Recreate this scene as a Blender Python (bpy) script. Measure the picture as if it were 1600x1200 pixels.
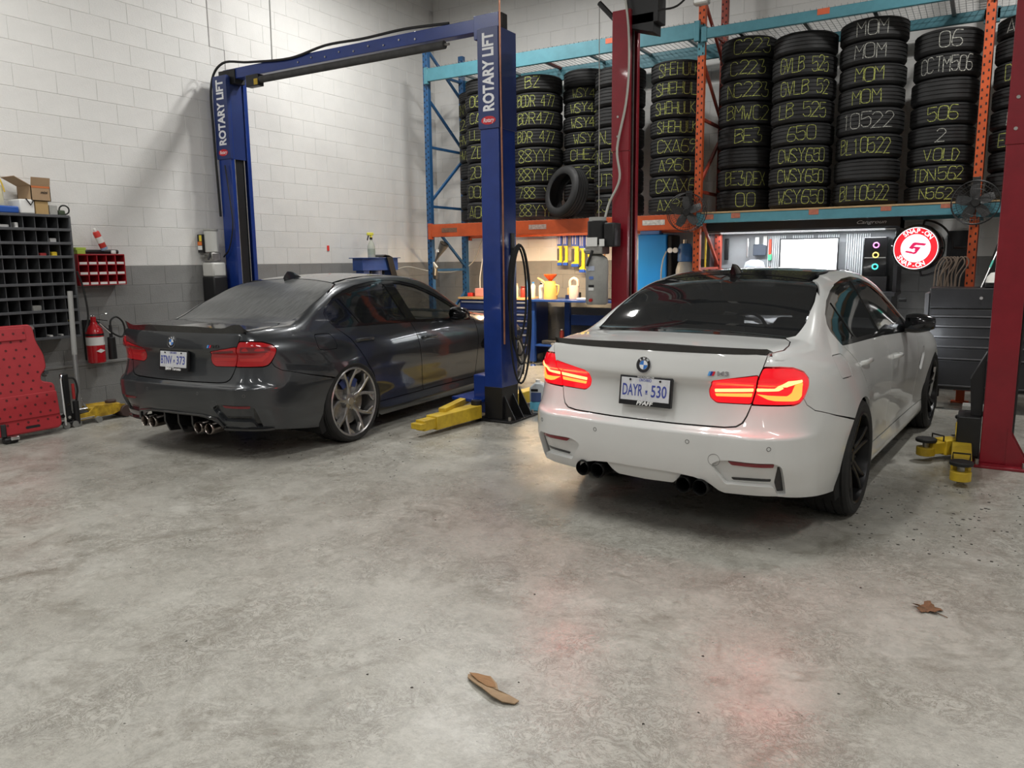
import bpy, bmesh, math, random
import numpy as np
from mathutils import Vector, Matrix
from mathutils.geometry import delaunay_2d_cdt
for o in list(bpy.data.objects): bpy.data.objects.remove(o)
scn = bpy.context.scene
COL = scn.collection
R = math.radians
random.seed(4)
# ---------- camera ----------
cd = bpy.data.cameras.new('camera'); cam = bpy.data.objects.new('camera', cd); COL.objects.link(cam)
cd.sensor_width = 36; cd.lens = 1210.69 / 1600 * 36; cd.clip_start = .05
rx, up, fw = Vector((.85541, .51783, -.0112)), Vector((-.07202, .14034, .98748)), Vector((-.51292, .8439, -.15734))
cam.matrix_world = Matrix(((rx.x, up.x, -fw.x, 0), (rx.y, up.y, -fw.y, 0), (rx.z, up.z, -fw.z, 1.474), (0, 0, 0, 1)))
scn.camera = cam
# ---------- exposure, world ----------
vs = scn.view_settings
vs.view_transform = 'Standard'; vs.look = 'None'; vs.gamma = 1; vs.use_curve_mapping = False
vs.exposure = 0.42
wd = bpy.data.worlds.new('world'); scn.world = wd; wd.use_nodes = True
wd.node_tree.nodes['Background'].inputs[0].default_value = (.55, .6, .65, 1)
wd.node_tree.nodes['Background'].inputs[1].default_value = .05
XL, YB, XR, YF, ZC = -7.571, 10.23, 4.2, -5.0, 5.6      # room: left wall, back wall, right wall, front wall, ceiling
# ---------- ceiling tubes: area lamps (their housings are built with the room) ----------
BAYS = [(-5.9, 7.3, 60), (-4.8, 7.6, 55), (.5, 7.4, 75)]
TUBES = [(-6.1, 2.2, 64), (-2.3, 2.2, 66), (1.5, 2.2, 60), (-6.1, -2.8, 36), (-2.3, -2.8, 36), (1.5, -2.8, 36)]
ZT = 5.02
def area(name, loc, sx, sy, power, col=(1, 1, 1), rot=(0, 0, 0)):
    l = bpy.data.lights.new(name, 'AREA'); l.shape = 'RECTANGLE'; l.size = sx; l.size_y = sy; l.energy = power; l.color = col
    o = bpy.data.objects.new(name, l); o.location = loc; o.rotation_euler = rot; COL.objects.link(o); return o
for i, (x, y, pw) in enumerate(TUBES):
    area('ceiling_tube_lamp', (x, y, ZT - .075), .09, 2.3, pw, (1, .985, .95))
for x, y, pw in BAYS:
    area('high_bay_lamp', (x, y, 5.22), .34, .34, pw, (1, .985, .95)).data.shape = 'DISK'
# ---------- helpers ----------
MATS = {}
def M(name, col=(.5, .5, .5), rough=.5, metal=0., coat=0., var=0., vs=8., bump=0., bs=60., emit=None, es=1., alpha=1., trans=0., ior=1.45, spec=.5, rv=0., col2=None, stretch=None):
    """procedural principled material; var = colour mottling, rv = roughness mottling, bump = fine relief"""
    if name in MATS: return MATS[name]
    m = bpy.data.materials.new(name); m.use_nodes = True; nt = m.node_tree; b = nt.nodes['Principled BSDF']; I = b.inputs
    I['Base Color'].default_value = (*col, 1); I['Roughness'].default_value = rough; I['Metallic'].default_value = metal
    I['Coat Weight'].default_value = coat; I['Coat Roughness'].default_value = .04; I['IOR'].default_value = ior
    I['Specular IOR Level'].default_value = spec; I['Transmission Weight'].default_value = trans; I['Alpha'].default_value = alpha
    if emit: I['Emission Color'].default_value = (*emit, 1); I['Emission Strength'].default_value = es
    N, L = nt.nodes, nt.links
    if var or rv or bump:
        tc = N.new('ShaderNodeTexCoord'); src = tc.outputs['Object']
        if stretch:
            mp = N.new('ShaderNodeMapping'); mp.inputs['Scale'].default_value = stretch; L.new(src, mp.inputs[0]); src = mp.outputs[0]
    if var or rv:
        nz = N.new('ShaderNodeTexNoise'); nz.inputs['Scale'].default_value = vs; nz.inputs['Detail'].default_value = 6; nz.inputs['Roughness'].default_value = .65
        L.new(src, nz.inputs['Vector'])
    if var:
        rp = N.new('ShaderNodeValToRGB'); c2 = col2 or tuple(c * (1 - var) for c in col)
        rp.color_ramp.elements[0].position = .35; rp.color_ramp.elements[1].position = .65
        rp.color_ramp.elements[0].color = (*c2, 1); rp.color_ramp.elements[1].color = (*[min(1, c * (1 + var * .3)) for c in col], 1)
        L.new(nz.outputs['Fac'], rp.inputs[0]); L.new(rp.outputs[0], I['Base Color'])
    if rv:
        mr = N.new('ShaderNodeMapRange'); mr.inputs['From Min'].default_value = .3; mr.inputs['From Max'].default_value = .7
        mr.inputs['To Min'].default_value = max(0, rough - rv); mr.inputs['To Max'].default_value = min(1, rough + rv)
        L.new(nz.outputs['Fac'], mr.inputs[0]); L.new(mr.outputs[0], I['Roughness'])
    if bump:
        n2 = N.new('ShaderNodeTexNoise'); n2.inputs['Scale'].default_value = bs; n2.inputs['Detail'].default_value = 4; L.new(src, n2.inputs['Vector'])
        bp = N.new('ShaderNodeBump'); bp.inputs['Strength'].default_value = bump; bp.inputs['Distance'].default_value = .01
        L.new(n2.outputs['Fac'], bp.inputs['Height']); L.new(bp.outputs[0], I['Normal'])
    MATS[name] = m; return m

def link(name, data, parent=None):
    o = bpy.data.objects.new(name, data); COL.objects.link(o)
    if parent: o.parent = parent
    return o
def tag(o, label=None, cat=None, group=None, kind=None):
    if label: o['label'] = label
    if cat: o['category'] = cat
    if group: o['group'] = group
    if kind: o['kind'] = kind
    return o
def thing(name, label, cat, loc=(0, 0, 0), rz=0, group=None):
    o = link(name, None); o.location = loc; o.rotation_euler = (0, 0, rz); o.empty_display_size = .1
    return tag(o, label, cat, group)
def copy_tree(o, parent=None):
    c = o.copy(); COL.objects.link(c); c.parent = parent
    for ch in list(o.children): copy_tree(ch, c)
    return c

class MB:
    """collects shapes for one mesh object"""
    def __init__(s): s.v = []; s.f = []; s.m = []
    def add(s, vs, fs, mi=0):
        k = len(s.v); s.v += [tuple(a) for a in vs]; s.f += [tuple(i + k for i in f) for f in fs]; s.m += [mi] * len(fs); return s
    def box(s, x0, x1, y0, y1, z0, z1, mi=0, T=None):
        vs = [(x, y, z) for z in (z0, z1) for y in (y0, y1) for x in (x0, x1)]
        if T is not None: vs = [tuple(T @ Vector(a)) for a in vs]
        return s.add(vs, [(0, 2, 3, 1), (4, 5, 7, 6), (0, 1, 5, 4), (2, 6, 7, 3), (0, 4, 6, 2), (1, 3, 7, 5)], mi)
    def bar(s, a, b, w, h, mi=0, upv=(0, 0, 1)):
        a, b = Vector(a), Vector(b); d = (b - a).normalized(); u = Vector(upv)
        if abs(d.dot(u)) > .98: u = Vector((0, 1, 0))
        sx = d.cross(u).normalized() * w / 2; sz = sx.cross(d).normalized() * h / 2
        vs = [p + i * sx + j * sz for p in (a, b) for i, j in ((-1, -1), (1, -1), (1, 1), (-1, 1))]
        return s.add(vs, [(0, 1, 2, 3), (7, 6, 5, 4), (0, 4, 5, 1), (1, 5, 6, 2), (2, 6, 7, 3), (3, 7, 4, 0)], mi)
    def rings(s, rings, closed=True, caps=True, mi=0):
        n = len(rings[0]); vs = [p for r in rings for p in r]; fs = []
        for i in range(len(rings) - 1):
            for j in range(n if closed else n - 1):
                a, b = i * n + j, i * n + (j + 1) % n; fs.append((a, b, b + n, a + n))
        if caps: fs += [tuple(reversed(range(n))), tuple(range(len(vs) - n, len(vs)))]
        return s.add(vs, fs, mi)
    def cyl(s, a, b, r, r2=None, n=16, mi=0, caps=True): return s.tube([a, b], [r, r if r2 is None else r2], n, mi, caps)
    def tube(s, pts, r, n=8, mi=0, caps=True):
        pts = [Vector(p) for p in pts]; rr = r if isinstance(r, (list, tuple)) else [r] * len(pts); rings = []; u = None
        for i, p in enumerate(pts):
            d = (pts[min(i + 1, len(pts) - 1)] - pts[max(i - 1, 0)]).normalized()
            if u is None:
                u = d.cross(Vector((0, 0, 1)))
                if u.length < .05: u = d.cross(Vector((0, 1, 0)))
            else: u = u - d * u.dot(d)
            u.normalize(); w = d.cross(u)
            rings.append([p + rr[i] * (u * math.cos(t) + w * math.sin(t)) for t in (2 * math.pi * k / n for k in range(n))])
        return s.rings(rings, True, caps, mi)
    def lathe(s, prof, n=32, T=None, mi=0, closed=False, a0=0, a1=2 * math.pi):
        """profile (r, z) about local z"""
        full = abs(a1 - a0 - 2 * math.pi) < 1e-6; k = n if full else n + 1
        rings = [[(r * math.cos(a0 + (a1 - a0) * j / n), r * math.sin(a0 + (a1 - a0) * j / n), z) for r, z in prof] for j in range(k)]
        if T is not None: rings = [[tuple(T @ Vector(p)) for p in r] for r in rings]
        m = len(prof); vs = [p for r in rings for p in r]; fs = []
        for j in range(n):
            q = (j + 1) % k
            for i in range(m if closed else m - 1):
                i2 = (i + 1) % m; fs.append((j * m + i, q * m + i, q * m + i2, j * m + i2))
        return s.add(vs, fs, mi)
    def prism(s, poly, h0, h1, T=None, mi=0):
        """2-D polygon (counter-clockwise) extruded in local z"""
        n = len(poly); vs = [(x, y, h0) for x, y in poly] + [(x, y, h1) for x, y in poly]
        if T is not None: vs = [tuple(T @ Vector(p)) for p in vs]
        return s.add(vs, [tuple(reversed(range(n))), tuple(range(n, 2 * n))] + [(i, (i + 1) % n, (i + 1) % n + n, i + n) for i in range(n)], mi)
    def mesh(s, name, mats, smooth=35):
        me = bpy.data.meshes.new(name); me.from_pydata(s.v, [], s.f)
        for m in (mats if isinstance(mats, (list, tuple)) else [mats]): me.materials.append(m)
        if any(s.m): me.polygons.foreach_set('material_index', s.m)
        bm = bmesh.new(); bm.from_mesh(me); bmesh.ops.recalc_face_normals(bm, faces=bm.faces); bm.to_mesh(me); bm.free()
        if smooth:
            me.polygons.foreach_set('use_smooth', [True] * len(me.polygons)); me.set_sharp_from_angle(angle=R(smooth))
        return me
    def build(s, name, mats, parent=None, bevel=0, seg=2, smooth=35, loc=None, rz=None):
        o = link(name, s.mesh(name, mats, smooth), parent)
        if bevel:
            b = o.modifiers.new('bevel', 'BEVEL'); b.width = bevel; b.segments = seg; b.limit_method = 'ANGLE'; b.angle_limit = R(40); b.harden_normals = False
        if loc: o.location = loc
        if rz is not None: o.rotation_euler = (0, 0, rz)
        return o
def BX(name, x0, x1, y0, y1, z0, z1, mat, parent=None, bevel=.003): return MB().box(x0, x1, y0, y1, z0, z1).build(name, mat, parent, bevel)
def frame(o, ex, ey):
    """matrix with local x = ex, local y = ey, at o"""
    ex = Vector(ex).normalized(); ez = ex.cross(Vector(ey)).normalized(); ey = ez.cross(ex); o = Vector(o)
    return Matrix(((ex.x, ey.x, ez.x, o.x), (ex.y, ey.y, ez.y, o.y), (ex.z, ey.z, ez.z, o.z), (0, 0, 0, 1)))
_tx = {}
def text(name, s, size, mat, T, parent=None, bold=0., depth=.0015, width=None, align='CENTER', shear=0., spacing=1.):
    """lettering built as thin solid letters; T places local x (reading) and y (up)"""
    key = (s, bold, shear, spacing, align)
    if key not in _tx:
        cu = bpy.data.curves.new('t', 'FONT'); cu.body = s; cu.size = 1; cu.offset = bold; cu.extrude = .0; cu.align_x = align; cu.align_y = 'CENTER'; cu.shear = shear; cu.space_character = spacing; cu.resolution_u = 3
        to = bpy.data.objects.new('t', cu); me = bpy.data.meshes.new_from_object(to)
        _tx[key] = ([tuple(v.co) for v in me.vertices], [tuple(p.vertices) for p in me.polygons]); bpy.data.objects.remove(to); bpy.data.meshes.remove(me)
    vs, fs = _tx[key]
    xs = [v[0] for v in vs]; k = size if width is None else width / (max(xs) - min(xs))
    n = len(vs); top = [T @ Vector((x * k, y * size, depth)) for x, y, _ in vs]; bot = [T @ Vector((x * k, y * size, 0)) for x, y, _ in vs]
    ec = {}
    for f in fs:
        for a, b in zip(f, f[1:] + f[:1]): ec[(a, b)] = 1
    sk = [(b + n, a + n, a, b) for a, b in ec if (b, a) not in ec]
    me = bpy.data.meshes.new(name); me.from_pydata([tuple(p) for p in top + bot], [], list(fs) + sk); me.materials.append(mat)
    return link(name, me, parent)
# single-stroke chalk hand on a 4 x 6 grid
GL = {'A': '0026 2640 1131', 'B': '00061636453424033442411000', 'C': '4536160501103041', 'D': '000626443220 2000', 'E': '46060040 0333', 'F': '000646 0333', 'G': '4536160501103041 414323', 'H': '0006 4046 0343', 'I': '2026', 'J': '4641301001', 'K': '0006 4603 0340', 'L': '060040', 'M': '0006234640', 'N': '00064046', 'O': '1001051636454130 3010', 'P': '00063645443303', 'Q': '1001051636454130 10 2240', 'R': '00063645443303 2340', 'S': '45361605042341300001', 'T': '0646 2620', 'U': '06011030414 6'.replace(' ', ''), 'V': '062046', 'W': '0610233046', 'X': '0046 0640', 'Y': '062346 2320', 'Z': '06460040', '0': '1001051636454130 3010', '1': '152620', '2': '0516364544000040', '3': '0636234341301001', '4': '300302 0242 3630'.replace('300302', '360242'), '5': '46060334434130100 1'.replace(' ', ''), '6': '4616030110304142330 3'.replace(' ', ''), '7': '064610', '8': '2305163645230110304123', '9': '4436160504344 5 4410'.replace(' ', ''), '-': '1333', ' ': ''}
def glyph(ch):
    out = []
    for part in GL.get(ch, '').split():
        p = [(int(part[i]), int(part[i + 1])) for i in range(0, len(part) - 1, 2)]
        if len(p) > 1: out.append(p)
    return out
def smoothline(pts, n=4):
    """Catmull-Rom through points (any dimension)"""
    P = [np.array(p, float) for p in pts]; P = [2 * P[0] - P[1]] + P + [2 * P[-1] - P[-2]]; out = []
    for i in range(1, len(P) - 2):
        for k in range(n):
            t = k / n; a, b, c, d = P[i - 1:i + 3]
            out.append(tuple(.5 * (2 * b + (c - a) * t + (2 * a - 5 * b + 4 * c - d) * t * t + (3 * b - a - 3 * c + d) * t ** 3)))
    return out + [tuple(P[-2])]
# ---------- room ----------
def concrete():
    m = bpy.data.materials.new('stained_concrete'); m.use_nodes = True; nt = m.node_tree; N, L = nt.nodes, nt.links; b = N['Principled BSDF']
    tc = N.new('ShaderNodeTexCoord')
    def noise(sc, det=8, rough=.6, st=None, dist=0.):
        n = N.new('ShaderNodeTexNoise'); n.inputs['Scale'].default_value = sc; n.inputs['Detail'].default_value = det; n.inputs['Roughness'].default_value = rough; n.inputs['Distortion'].default_value = dist
        if st:
            mp = N.new('ShaderNodeMapping'); mp.inputs['Scale'].default_value = st; mp.inputs['Rotation'].default_value = (0, 0, .5); L.new(tc.outputs['Object'], mp.inputs[0]); L.new(mp.outputs[0], n.inputs['Vector'])
        else: L.new(tc.outputs['Object'], n.inputs['Vector'])
        return n.outputs['Fac']
    def ramp(f, stops):
        r = N.new('ShaderNodeValToRGB'); e = r.color_ramp.elements
        while len(e) < len(stops): e.new(.5)
        for k, (p, c) in zip(e, stops): k.position = p; k.color = (*c, 1) if isinstance(c, tuple) else (c, c, c, 1)
        L.new(f, r.inputs[0]); return r.outputs[0]
    def mix(a, b_, f, mode='MIX', fac=None):
        x = N.new('ShaderNodeMix'); x.data_type = 'RGBA'; x.blend_type = mode; x.inputs[0].default_value = fac if fac is not None else 1
        if f is not None: L.new(f, x.inputs[0])
        for v, i in ((a, 6), (b_, 7)):
            if isinstance(v, tuple): x.inputs[i].default_value = (*v, 1)
            else: L.new(v, x.inputs[i])
        return x.outputs[2]
    base = ramp(noise(1.1, 9, .62), [(.30, (.405, .395, .350)), (.5, (.455, .446, .402)), (.72, (.505, .497, .455))])
    mott = ramp(noise(7.5, 12, .80, dist=.8), [(.34, .70), (.50, .96), (.70, 1.05)])
    c = mix(base, mott, None, 'MULTIPLY', .85)
    fine = ramp(noise(30, 10, .82), [(.32, .66), (.55, 1.03)]); c = mix(c, fine, None, 'MULTIPLY', .7)
    dirt = ramp(noise(2.3, 12, .78, dist=1.2), [(.52, 0.), (.68, .85)]); c = mix(c, (.20, .185, .15), dirt, fac=None)
    sp = ramp(noise(70, 3, .5), [(.70, 0.), (.74, 1.)]); c = mix(c, (.07, .065, .055), sp)
    sc = ramp(noise(6, 12, .85, (1, 9, 1), 2.5), [(.62, 0.), (.66, .75)]); c = mix(c, (.20, .185, .15), sc)
    ln = ramp(noise(9, 14, .80, dist=2.2), [(.470, 0.), (.5, 1.), (.530, 0.)]); mk = ramp(noise(1.7, 6, .6), [(.42, 0.), (.55, .85)]); lm = mix(ln, mk, None, 'MULTIPLY', 1.); c = mix(c, (.13, .115, .09), lm)
    ln = ramp(noise(26, 12, .75, (1, 3, 1), 1.5), [(.47, 0.), (.5, .9), (.53, 0.)]); mk = ramp(noise(2.6, 8, .7), [(.42, 0.), (.54, .8)]); lm = mix(ln, mk, None, 'MULTIPLY', 1.); c = mix(c, (.19, .175, .15), lm)
    L.new(c, b.inputs['Base Color'])
    rg = ramp(noise(3.0, 8, .7), [(.3, .20), (.5, .30), (.7, .52)]); L.new(rg, b.inputs['Roughness'])
    bp = N.new('ShaderNodeBump'); bp.inputs['Strength'].default_value = .12; bp.inputs['Distance'].default_value = .01; L.new(noise(45, 8, .7), bp.inputs['Height']); L.new(bp.outputs[0], b.inputs['Normal'])
    b.inputs['Specular IOR Level'].default_value = .5
    return m
tag(MB().box(XL, XR, YF, YB, -.1, 0).build('floor', concrete()), kind='structure')
wallw = M('white_block_paint', (.74, .735, .715), .48, var=.06, vs=2.2, bump=.25, bs=90); wallg = M('grey_block_paint', (.255, .255, .25), .42, var=.12, vs=3, bump=.3, bs=90)
jointw = M('painted_joint_white', (.66, .655, .635), .7, var=.3, vs=5); jointg = M('painted_joint_grey', (.20, .20, .20), .6, var=.2, vs=5)
BL, BH, Z0, ZP = .388, .2, .063, 1.463
def block_mesh(nm, l, h, m):
    c, d = .003, .0065; b = MB(); x, z = l / 2 - .0009, h / 2 - .0016       # local: face towards +y, d deep
    o = [(-x, 0, -z), (x, 0, -z), (x, 0, z), (-x, 0, z)]; k = [(sx * .001 + vx, d * .6, vz) for (vx, _, vz), sx in zip(o, (1, -1, -1, 1))]; f = [(vx - math.copysign(c, vx), d, vz - math.copysign(c * .8, vz)) for vx, _, vz in o]
    b.add(o + k + f, [(4 + i, 4 + (i + 1) % 4, (i + 1) % 4, i) for i in range(4)] + [(8 + i, 8 + (i + 1) % 4, 4 + (i + 1) % 4, 4 + i) for i in range(4)] + [(8, 9, 10, 11)]); return b.mesh(nm, m, 25)
def block_wall(name, org, ux, length, phase, key, u0, u1, zmax):
    """org: corner at floor; ux: direction along the wall; face normal = z x ux turned into the room"""
    ux = Vector(ux); nrm = Vector((ux.y, -ux.x, 0)) if name != 'wall_left' else Vector((1, 0, 0)); org = Vector(org)
    w = MB()
    a, b_ = org - nrm * .2, org + ux * length
    lo = [min(a[i], b_[i]) for i in range(2)]; hi = [max(a[i], b_[i]) for i in range(2)]
    w.box(lo[0], hi[0], lo[1], hi[1], 0, ZP, 0); w.box(lo[0], hi[0], lo[1], hi[1], ZP, ZC, 1)
    wo = tag(w.build(name, [jointg, jointw]), kind='structure')
    rot = math.atan2(nrm.y, nrm.x) - math.pi / 2
    cells = []; n = 0; z = Z0 - BH
    while z < zmax:
        z1 = z + BH; za = max(z, 0); row = round((z - Z0) / BH); u = phase + (BL / 2 if row % 2 else 0) - BL * 60
        while u < u1:
            if u + BL > u0 and u + BL <= length + .2:
                ua, ub = max(u, 0), min(u + BL, length)
                if ub - ua > .05: cells.append((ua, ub, za, z1))
            u += BL
        z = z1
    cells.sort(key=key); me = {}
    st = {0: MB(), 1: MB()}
    for i, (ua, ub, za, zb) in enumerate(cells):
        g = zb <= ZP + .01; k = (round(ub - ua, 2), round(zb - za, 2), g); p = org + ux * (ua + ub) / 2 + Vector((0, 0, (za + zb) / 2)) - nrm * .004
        if k not in me: me[k] = block_mesh('block', ub - ua, zb - za, wallg if g else wallw)
        if i < 300:
            o = link('block', me[k], wo); o.location = p; o.rotation_euler = (0, 0, rot)
        else:
            T = Matrix.Translation(p) @ Matrix.Rotation(rot, 4, 'Z'); st[0].add([tuple(T @ v.co) for v in me[k].vertices], [tuple(f.vertices) for f in me[k].polygons], 0 if g else 1)
    if st[0].v: tag(st[0].build('far_blocks', [wallg, wallw], wo, smooth=25), kind='stuff')
    return wo
wl = block_wall('wall_left', (XL, 0, 0), (0, 1, 0), YB, 3.92 - .194, lambda c: c[0] + .35 * abs(c[2] - 2.2), 2.6, YB, 5.5)
block_wall('wall_back', (XL, YB, 0), (1, 0, 0), XR - XL, .12, lambda c: (0 if c[2] > 3.7 or c[2] < 1.9 else 6) + abs(c[0] - 6.0), 0, 9.2, 5.5)
plain = M('plain_wall_paint', (.70, .695, .68), .6, var=.06, vs=2)
tag(MB().box(XL - .2, XL, YF, 0, 0, ZC).build('wall_left_rear', plain), kind='structure')
tag(MB().box(XR, XR + .2, YF, YB, 0, ZC).build('wall_right', plain), kind='structure')
tag(MB().box(XL, XR, YF - .2, YF, 0, ZC).build('wall_front', M('dull_door_panels', (.36, .35, .34), .6, var=.1, vs=2)), kind='structure')
tag(MB().box(XL - .2, XR + .2, YF - .2, YB + .2, ZC, ZC + .2).build('ceiling', M('ceiling_deck', (.30, .30, .29), .7, var=.1, vs=2)), kind='structure')
hs = M('lamp_housing_white', (.75, .75, .74), .4); tb = M('lamp_tube_glow', (1, 1, 1), .4, emit=(1, .97, .92), es=4)
for i, (x, y, pw) in enumerate(TUBES):
    t = thing('ceiling_light', 'twin tube ceiling light fixture hanging high above the garage floor', 'light', (x, y, ZT), 0, 'tube lights under the ceiling')
    MB().box(-.09, .09, -1.2, 1.2, -.02, .04).build('housing', hs, t, .01)
    for s in (-.065, .065): MB().cyl((s, -1.16, -.035), (s, 1.16, -.035), .014, n=10).build('tube', tb, t)
    for s in (-.9, .9): MB().cyl((0, s, .03), (0, s, ZC - ZT), .006, n=6).build('hanger_rod', hs, t)
for x, y, pw in BAYS:
    t = thing('high_bay_light', 'round black high bay lamp hanging under the ceiling near the back', 'light', (x, y, 5.24), 0, 'high bay lamps under the ceiling')
    MB().lathe([(0, .10), (.06, .10), (.08, .07), (.19, .0), (.195, -.02), (.185, -.02), (.18, .0), (0, .0)], 32).build('shade', M('lamp_shade_dark', (.05, .05, .05), .4), t); MB().cyl((0, 0, .10), (0, 0, ZC - 5.24), .008, n=6).build('hanger_rod', hs, t)
cj = M('joint_caulk_grey', (.34, .33, .32), .8, var=.3, vs=10); fx = XL + .0035
for a, b in (((6.05, 5.55), (6.06, 3.863)), ((6.06, 3.863), (6.25, 3.863)), ((6.25, 3.863), (6.255, 1.463))): MB().box(XL - .003, fx, min(a[0], b[0]) - .003, max(a[0], b[0]) + .003, min(a[1], b[1]) - .003, max(a[1], b[1]) + .003).build('control_joint', cj, wl)
tag(MB().box(XL, XL + .018, 2.4, YB, .495, .52).build('trim_1', wallg, None, .003), kind='structure')
# ---------- sedan body: an implicit surface that all body panels are cut from ----------
def herm(xs, ys):
    xs = np.array(xs, float); ys = np.array(ys, float)
    d = np.diff(ys, axis=0) / (np.diff(xs) if ys.ndim == 1 else np.diff(xs)[:, None])
    m = np.zeros_like(ys); m[0] = d[0]; m[-1] = d[-1]
    h = np.diff(xs)
    for i in range(1, len(xs) - 1):
        a, b = d[i - 1], d[i]
        w1, w2 = 2 * h[i] + h[i - 1], h[i] + 2 * h[i - 1]
        with np.errstate(divide='ignore', invalid='ignore'):
            m[i] = np.where(a * b > 0, (w1 + w2) / (w1 / np.where(a == 0, 1, a) + w2 / np.where(b == 0, 1, b)), 0)
    def f(x):
        x = np.clip(x, xs[0], xs[-1]); i = np.clip(np.searchsorted(xs, x) - 1, 0, len(xs) - 2)
        hh = h[i]; t = (x - xs[i]) / hh
        return ((1 + 2 * t) * (1 - t) ** 2 * ys[i] + t * (1 - t) ** 2 * hh * m[i] + t * t * (3 - 2 * t) * ys[i + 1] + t * t * (t - 1) * hh * m[i + 1])
    return f

ZL = [.10, .16, .22, .28, .36, .48, .60, .70, .78, .86, .93, .98, 1.05, 1.15, 1.25, 1.34, 1.44]
WT = {
 -1.05: [0.68, 0.72, 0.748, 0.762, 0.772, 0.78, 0.775, 0.758, 0.742, 0.722, 0.69, 0.645, 0.58, 0.5, 0.42, 0.34, 0.26],
 -0.7: [0.735, 0.795, 0.828, 0.843, 0.855, 0.864, 0.864, 0.853, 0.838, 0.816, 0.782, 0.738, 0.672, 0.6, 0.522, 0.445, 0.36],
 -0.35: [0.76, 0.84, 0.875, 0.888, 0.9, 0.914, 0.922, 0.91, 0.891, 0.864, 0.826, 0.784, 0.73, 0.666, 0.6, 0.534, 0.45],
 0.0: [0.76, 0.85, 0.885, 0.9, 0.912, 0.928, 0.937, 0.924, 0.902, 0.874, 0.838, 0.804, 0.757, 0.7, 0.642, 0.584, 0.51],
 0.45: [0.76, 0.855, 0.888, 0.876, 0.868, 0.88, 0.894, 0.896, 0.886, 0.866, 0.836, 0.811, 0.772, 0.718, 0.664, 0.61, 0.54],
 1.0: [0.76, 0.855, 0.89, 0.876, 0.864, 0.872, 0.885, 0.888, 0.88, 0.862, 0.835, 0.813, 0.774, 0.721, 0.668, 0.612, 0.54],
 1.7: [0.76, 0.855, 0.89, 0.876, 0.866, 0.874, 0.887, 0.888, 0.878, 0.858, 0.83, 0.806, 0.766, 0.712, 0.656, 0.6, 0.53],
 2.3: [0.76, 0.855, 0.885, 0.88, 0.876, 0.886, 0.898, 0.9, 0.888, 0.86, 0.82, 0.785, 0.735, 0.67, 0.6, 0.53, 0.45],
 2.81: [0.76, 0.85, 0.885, 0.898, 0.908, 0.922, 0.93, 0.925, 0.9, 0.85, 0.79, 0.74, 0.68, 0.6, 0.52, 0.44, 0.36],
 3.2: [0.72, 0.8, 0.835, 0.848, 0.856, 0.864, 0.862, 0.845, 0.81, 0.76, 0.7, 0.65, 0.58, 0.5, 0.42, 0.34, 0.26],
 3.75: [0.5, 0.58, 0.62, 0.635, 0.645, 0.65, 0.645, 0.63, 0.6, 0.56, 0.5, 0.45, 0.38, 0.3, 0.2, 0.15, 0.1]}
_WY = sorted(WT); _wf = [herm(ZL, WT[k]) for k in _WY]
def w_side(y, z):
    rows = np.stack([f(z) for f in _wf])          # stations x N
    xs = np.array(_WY); y = np.clip(y, xs[0], xs[-1]); i = np.clip(np.searchsorted(xs, y) - 1, 0, len(xs) - 2)
    n = np.arange(len(y)); t = (y - xs[i]) / (xs[i + 1] - xs[i])
    def sl(k):
        a = np.clip(k - 1, 0, len(xs) - 1); b = np.clip(k + 1, 0, len(xs) - 1)
        return (rows[b, n] - rows[a, n]) / (xs[b] - xs[a])
    hh = xs[i + 1] - xs[i]
    return ((1 + 2 * t) * (1 - t) ** 2 * rows[i, n] + t * (1 - t) ** 2 * hh * sl(i) + t * t * (3 - 2 * t) * rows[i + 1, n] + t * t * (t - 1) * hh * sl(i + 1))
z_top = herm([-1.2, -1.0, -.93, -.75, -.46, -.40, -.1, .2, .36, .6, .9, 1.15, 1.4, 1.55, 1.75, 2.0, 2.2, 2.27, 2.8, 3.2, 3.45, 3.6, 3.8],
             [1.00, 1.03, 1.038, 1.052, 1.068, 1.083, 1.232, 1.348, 1.378, 1.400, 1.409, 1.402, 1.374, 1.338, 1.245, 1.110, 1.005, .988, .938, .86, .785, .70, .55])
crown = herm([-1, -.5, 0, .5, 1.2, 2.0, 2.4, 3.5], [.05, .06, .12, .10, .08, .12, .08, .14])
z_rear = herm([.05, .18, .26, .33, .40, .50, .585, .592, .632, .655, .68, .74, .80, .845, .862, .885, .94, 1.00, 1.03, 1.2],
              [-.80, -.90, -.955, -1.0, -1.02, -1.032, -1.036, -1.036, -.993, -.985, -.978, -.967, -.962, -.968, -.988, -.995, -.988, -.975, -.965, -.85])
z_front = herm([.05, .15, .3, .5, .65, .75, .85, 1.1], [3.4, 3.52, 3.6, 3.64, 3.63, 3.58, 3.5, 3.2])
def smax(a, b, k): return np.maximum(a, b) + np.maximum(k - np.abs(a - b), 0) ** 2 / (4 * k)
def sstep(a, b, x):
    t = np.clip((x - a) / (b - a), 0, 1); return t * t * (3 - 2 * t)
def F(x, y, z):
    x, y, z = np.broadcast_arrays(np.asarray(x, float), np.asarray(y, float), np.asarray(z, float))
    ax = np.abs(x)
    side = ax - w_side(y.ravel(), z.ravel()).reshape(x.shape)
    top = z - (z_top(y) - crown(y) * x * x)
    yr = z_rear(z) + .13 * x * x + .10 * x ** 4
    yr = yr - .026 * sstep(.42, .66, ax) * np.clip((.755 - z) / .163, 0, 1) * sstep(.34, .46, z)
    rear = yr - y
    kc = .20 - .13 * sstep(.62, 1.0, z)
    r = smax(side, top, .05 + .03 * sstep(-.2, .5, y))
    r = smax(r, rear, np.where(top > side, .025, kc))
    front = y - (z_front(z) - .22 * x * x - .35 * x ** 4)
    return smax(r, front, .15)
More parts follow.
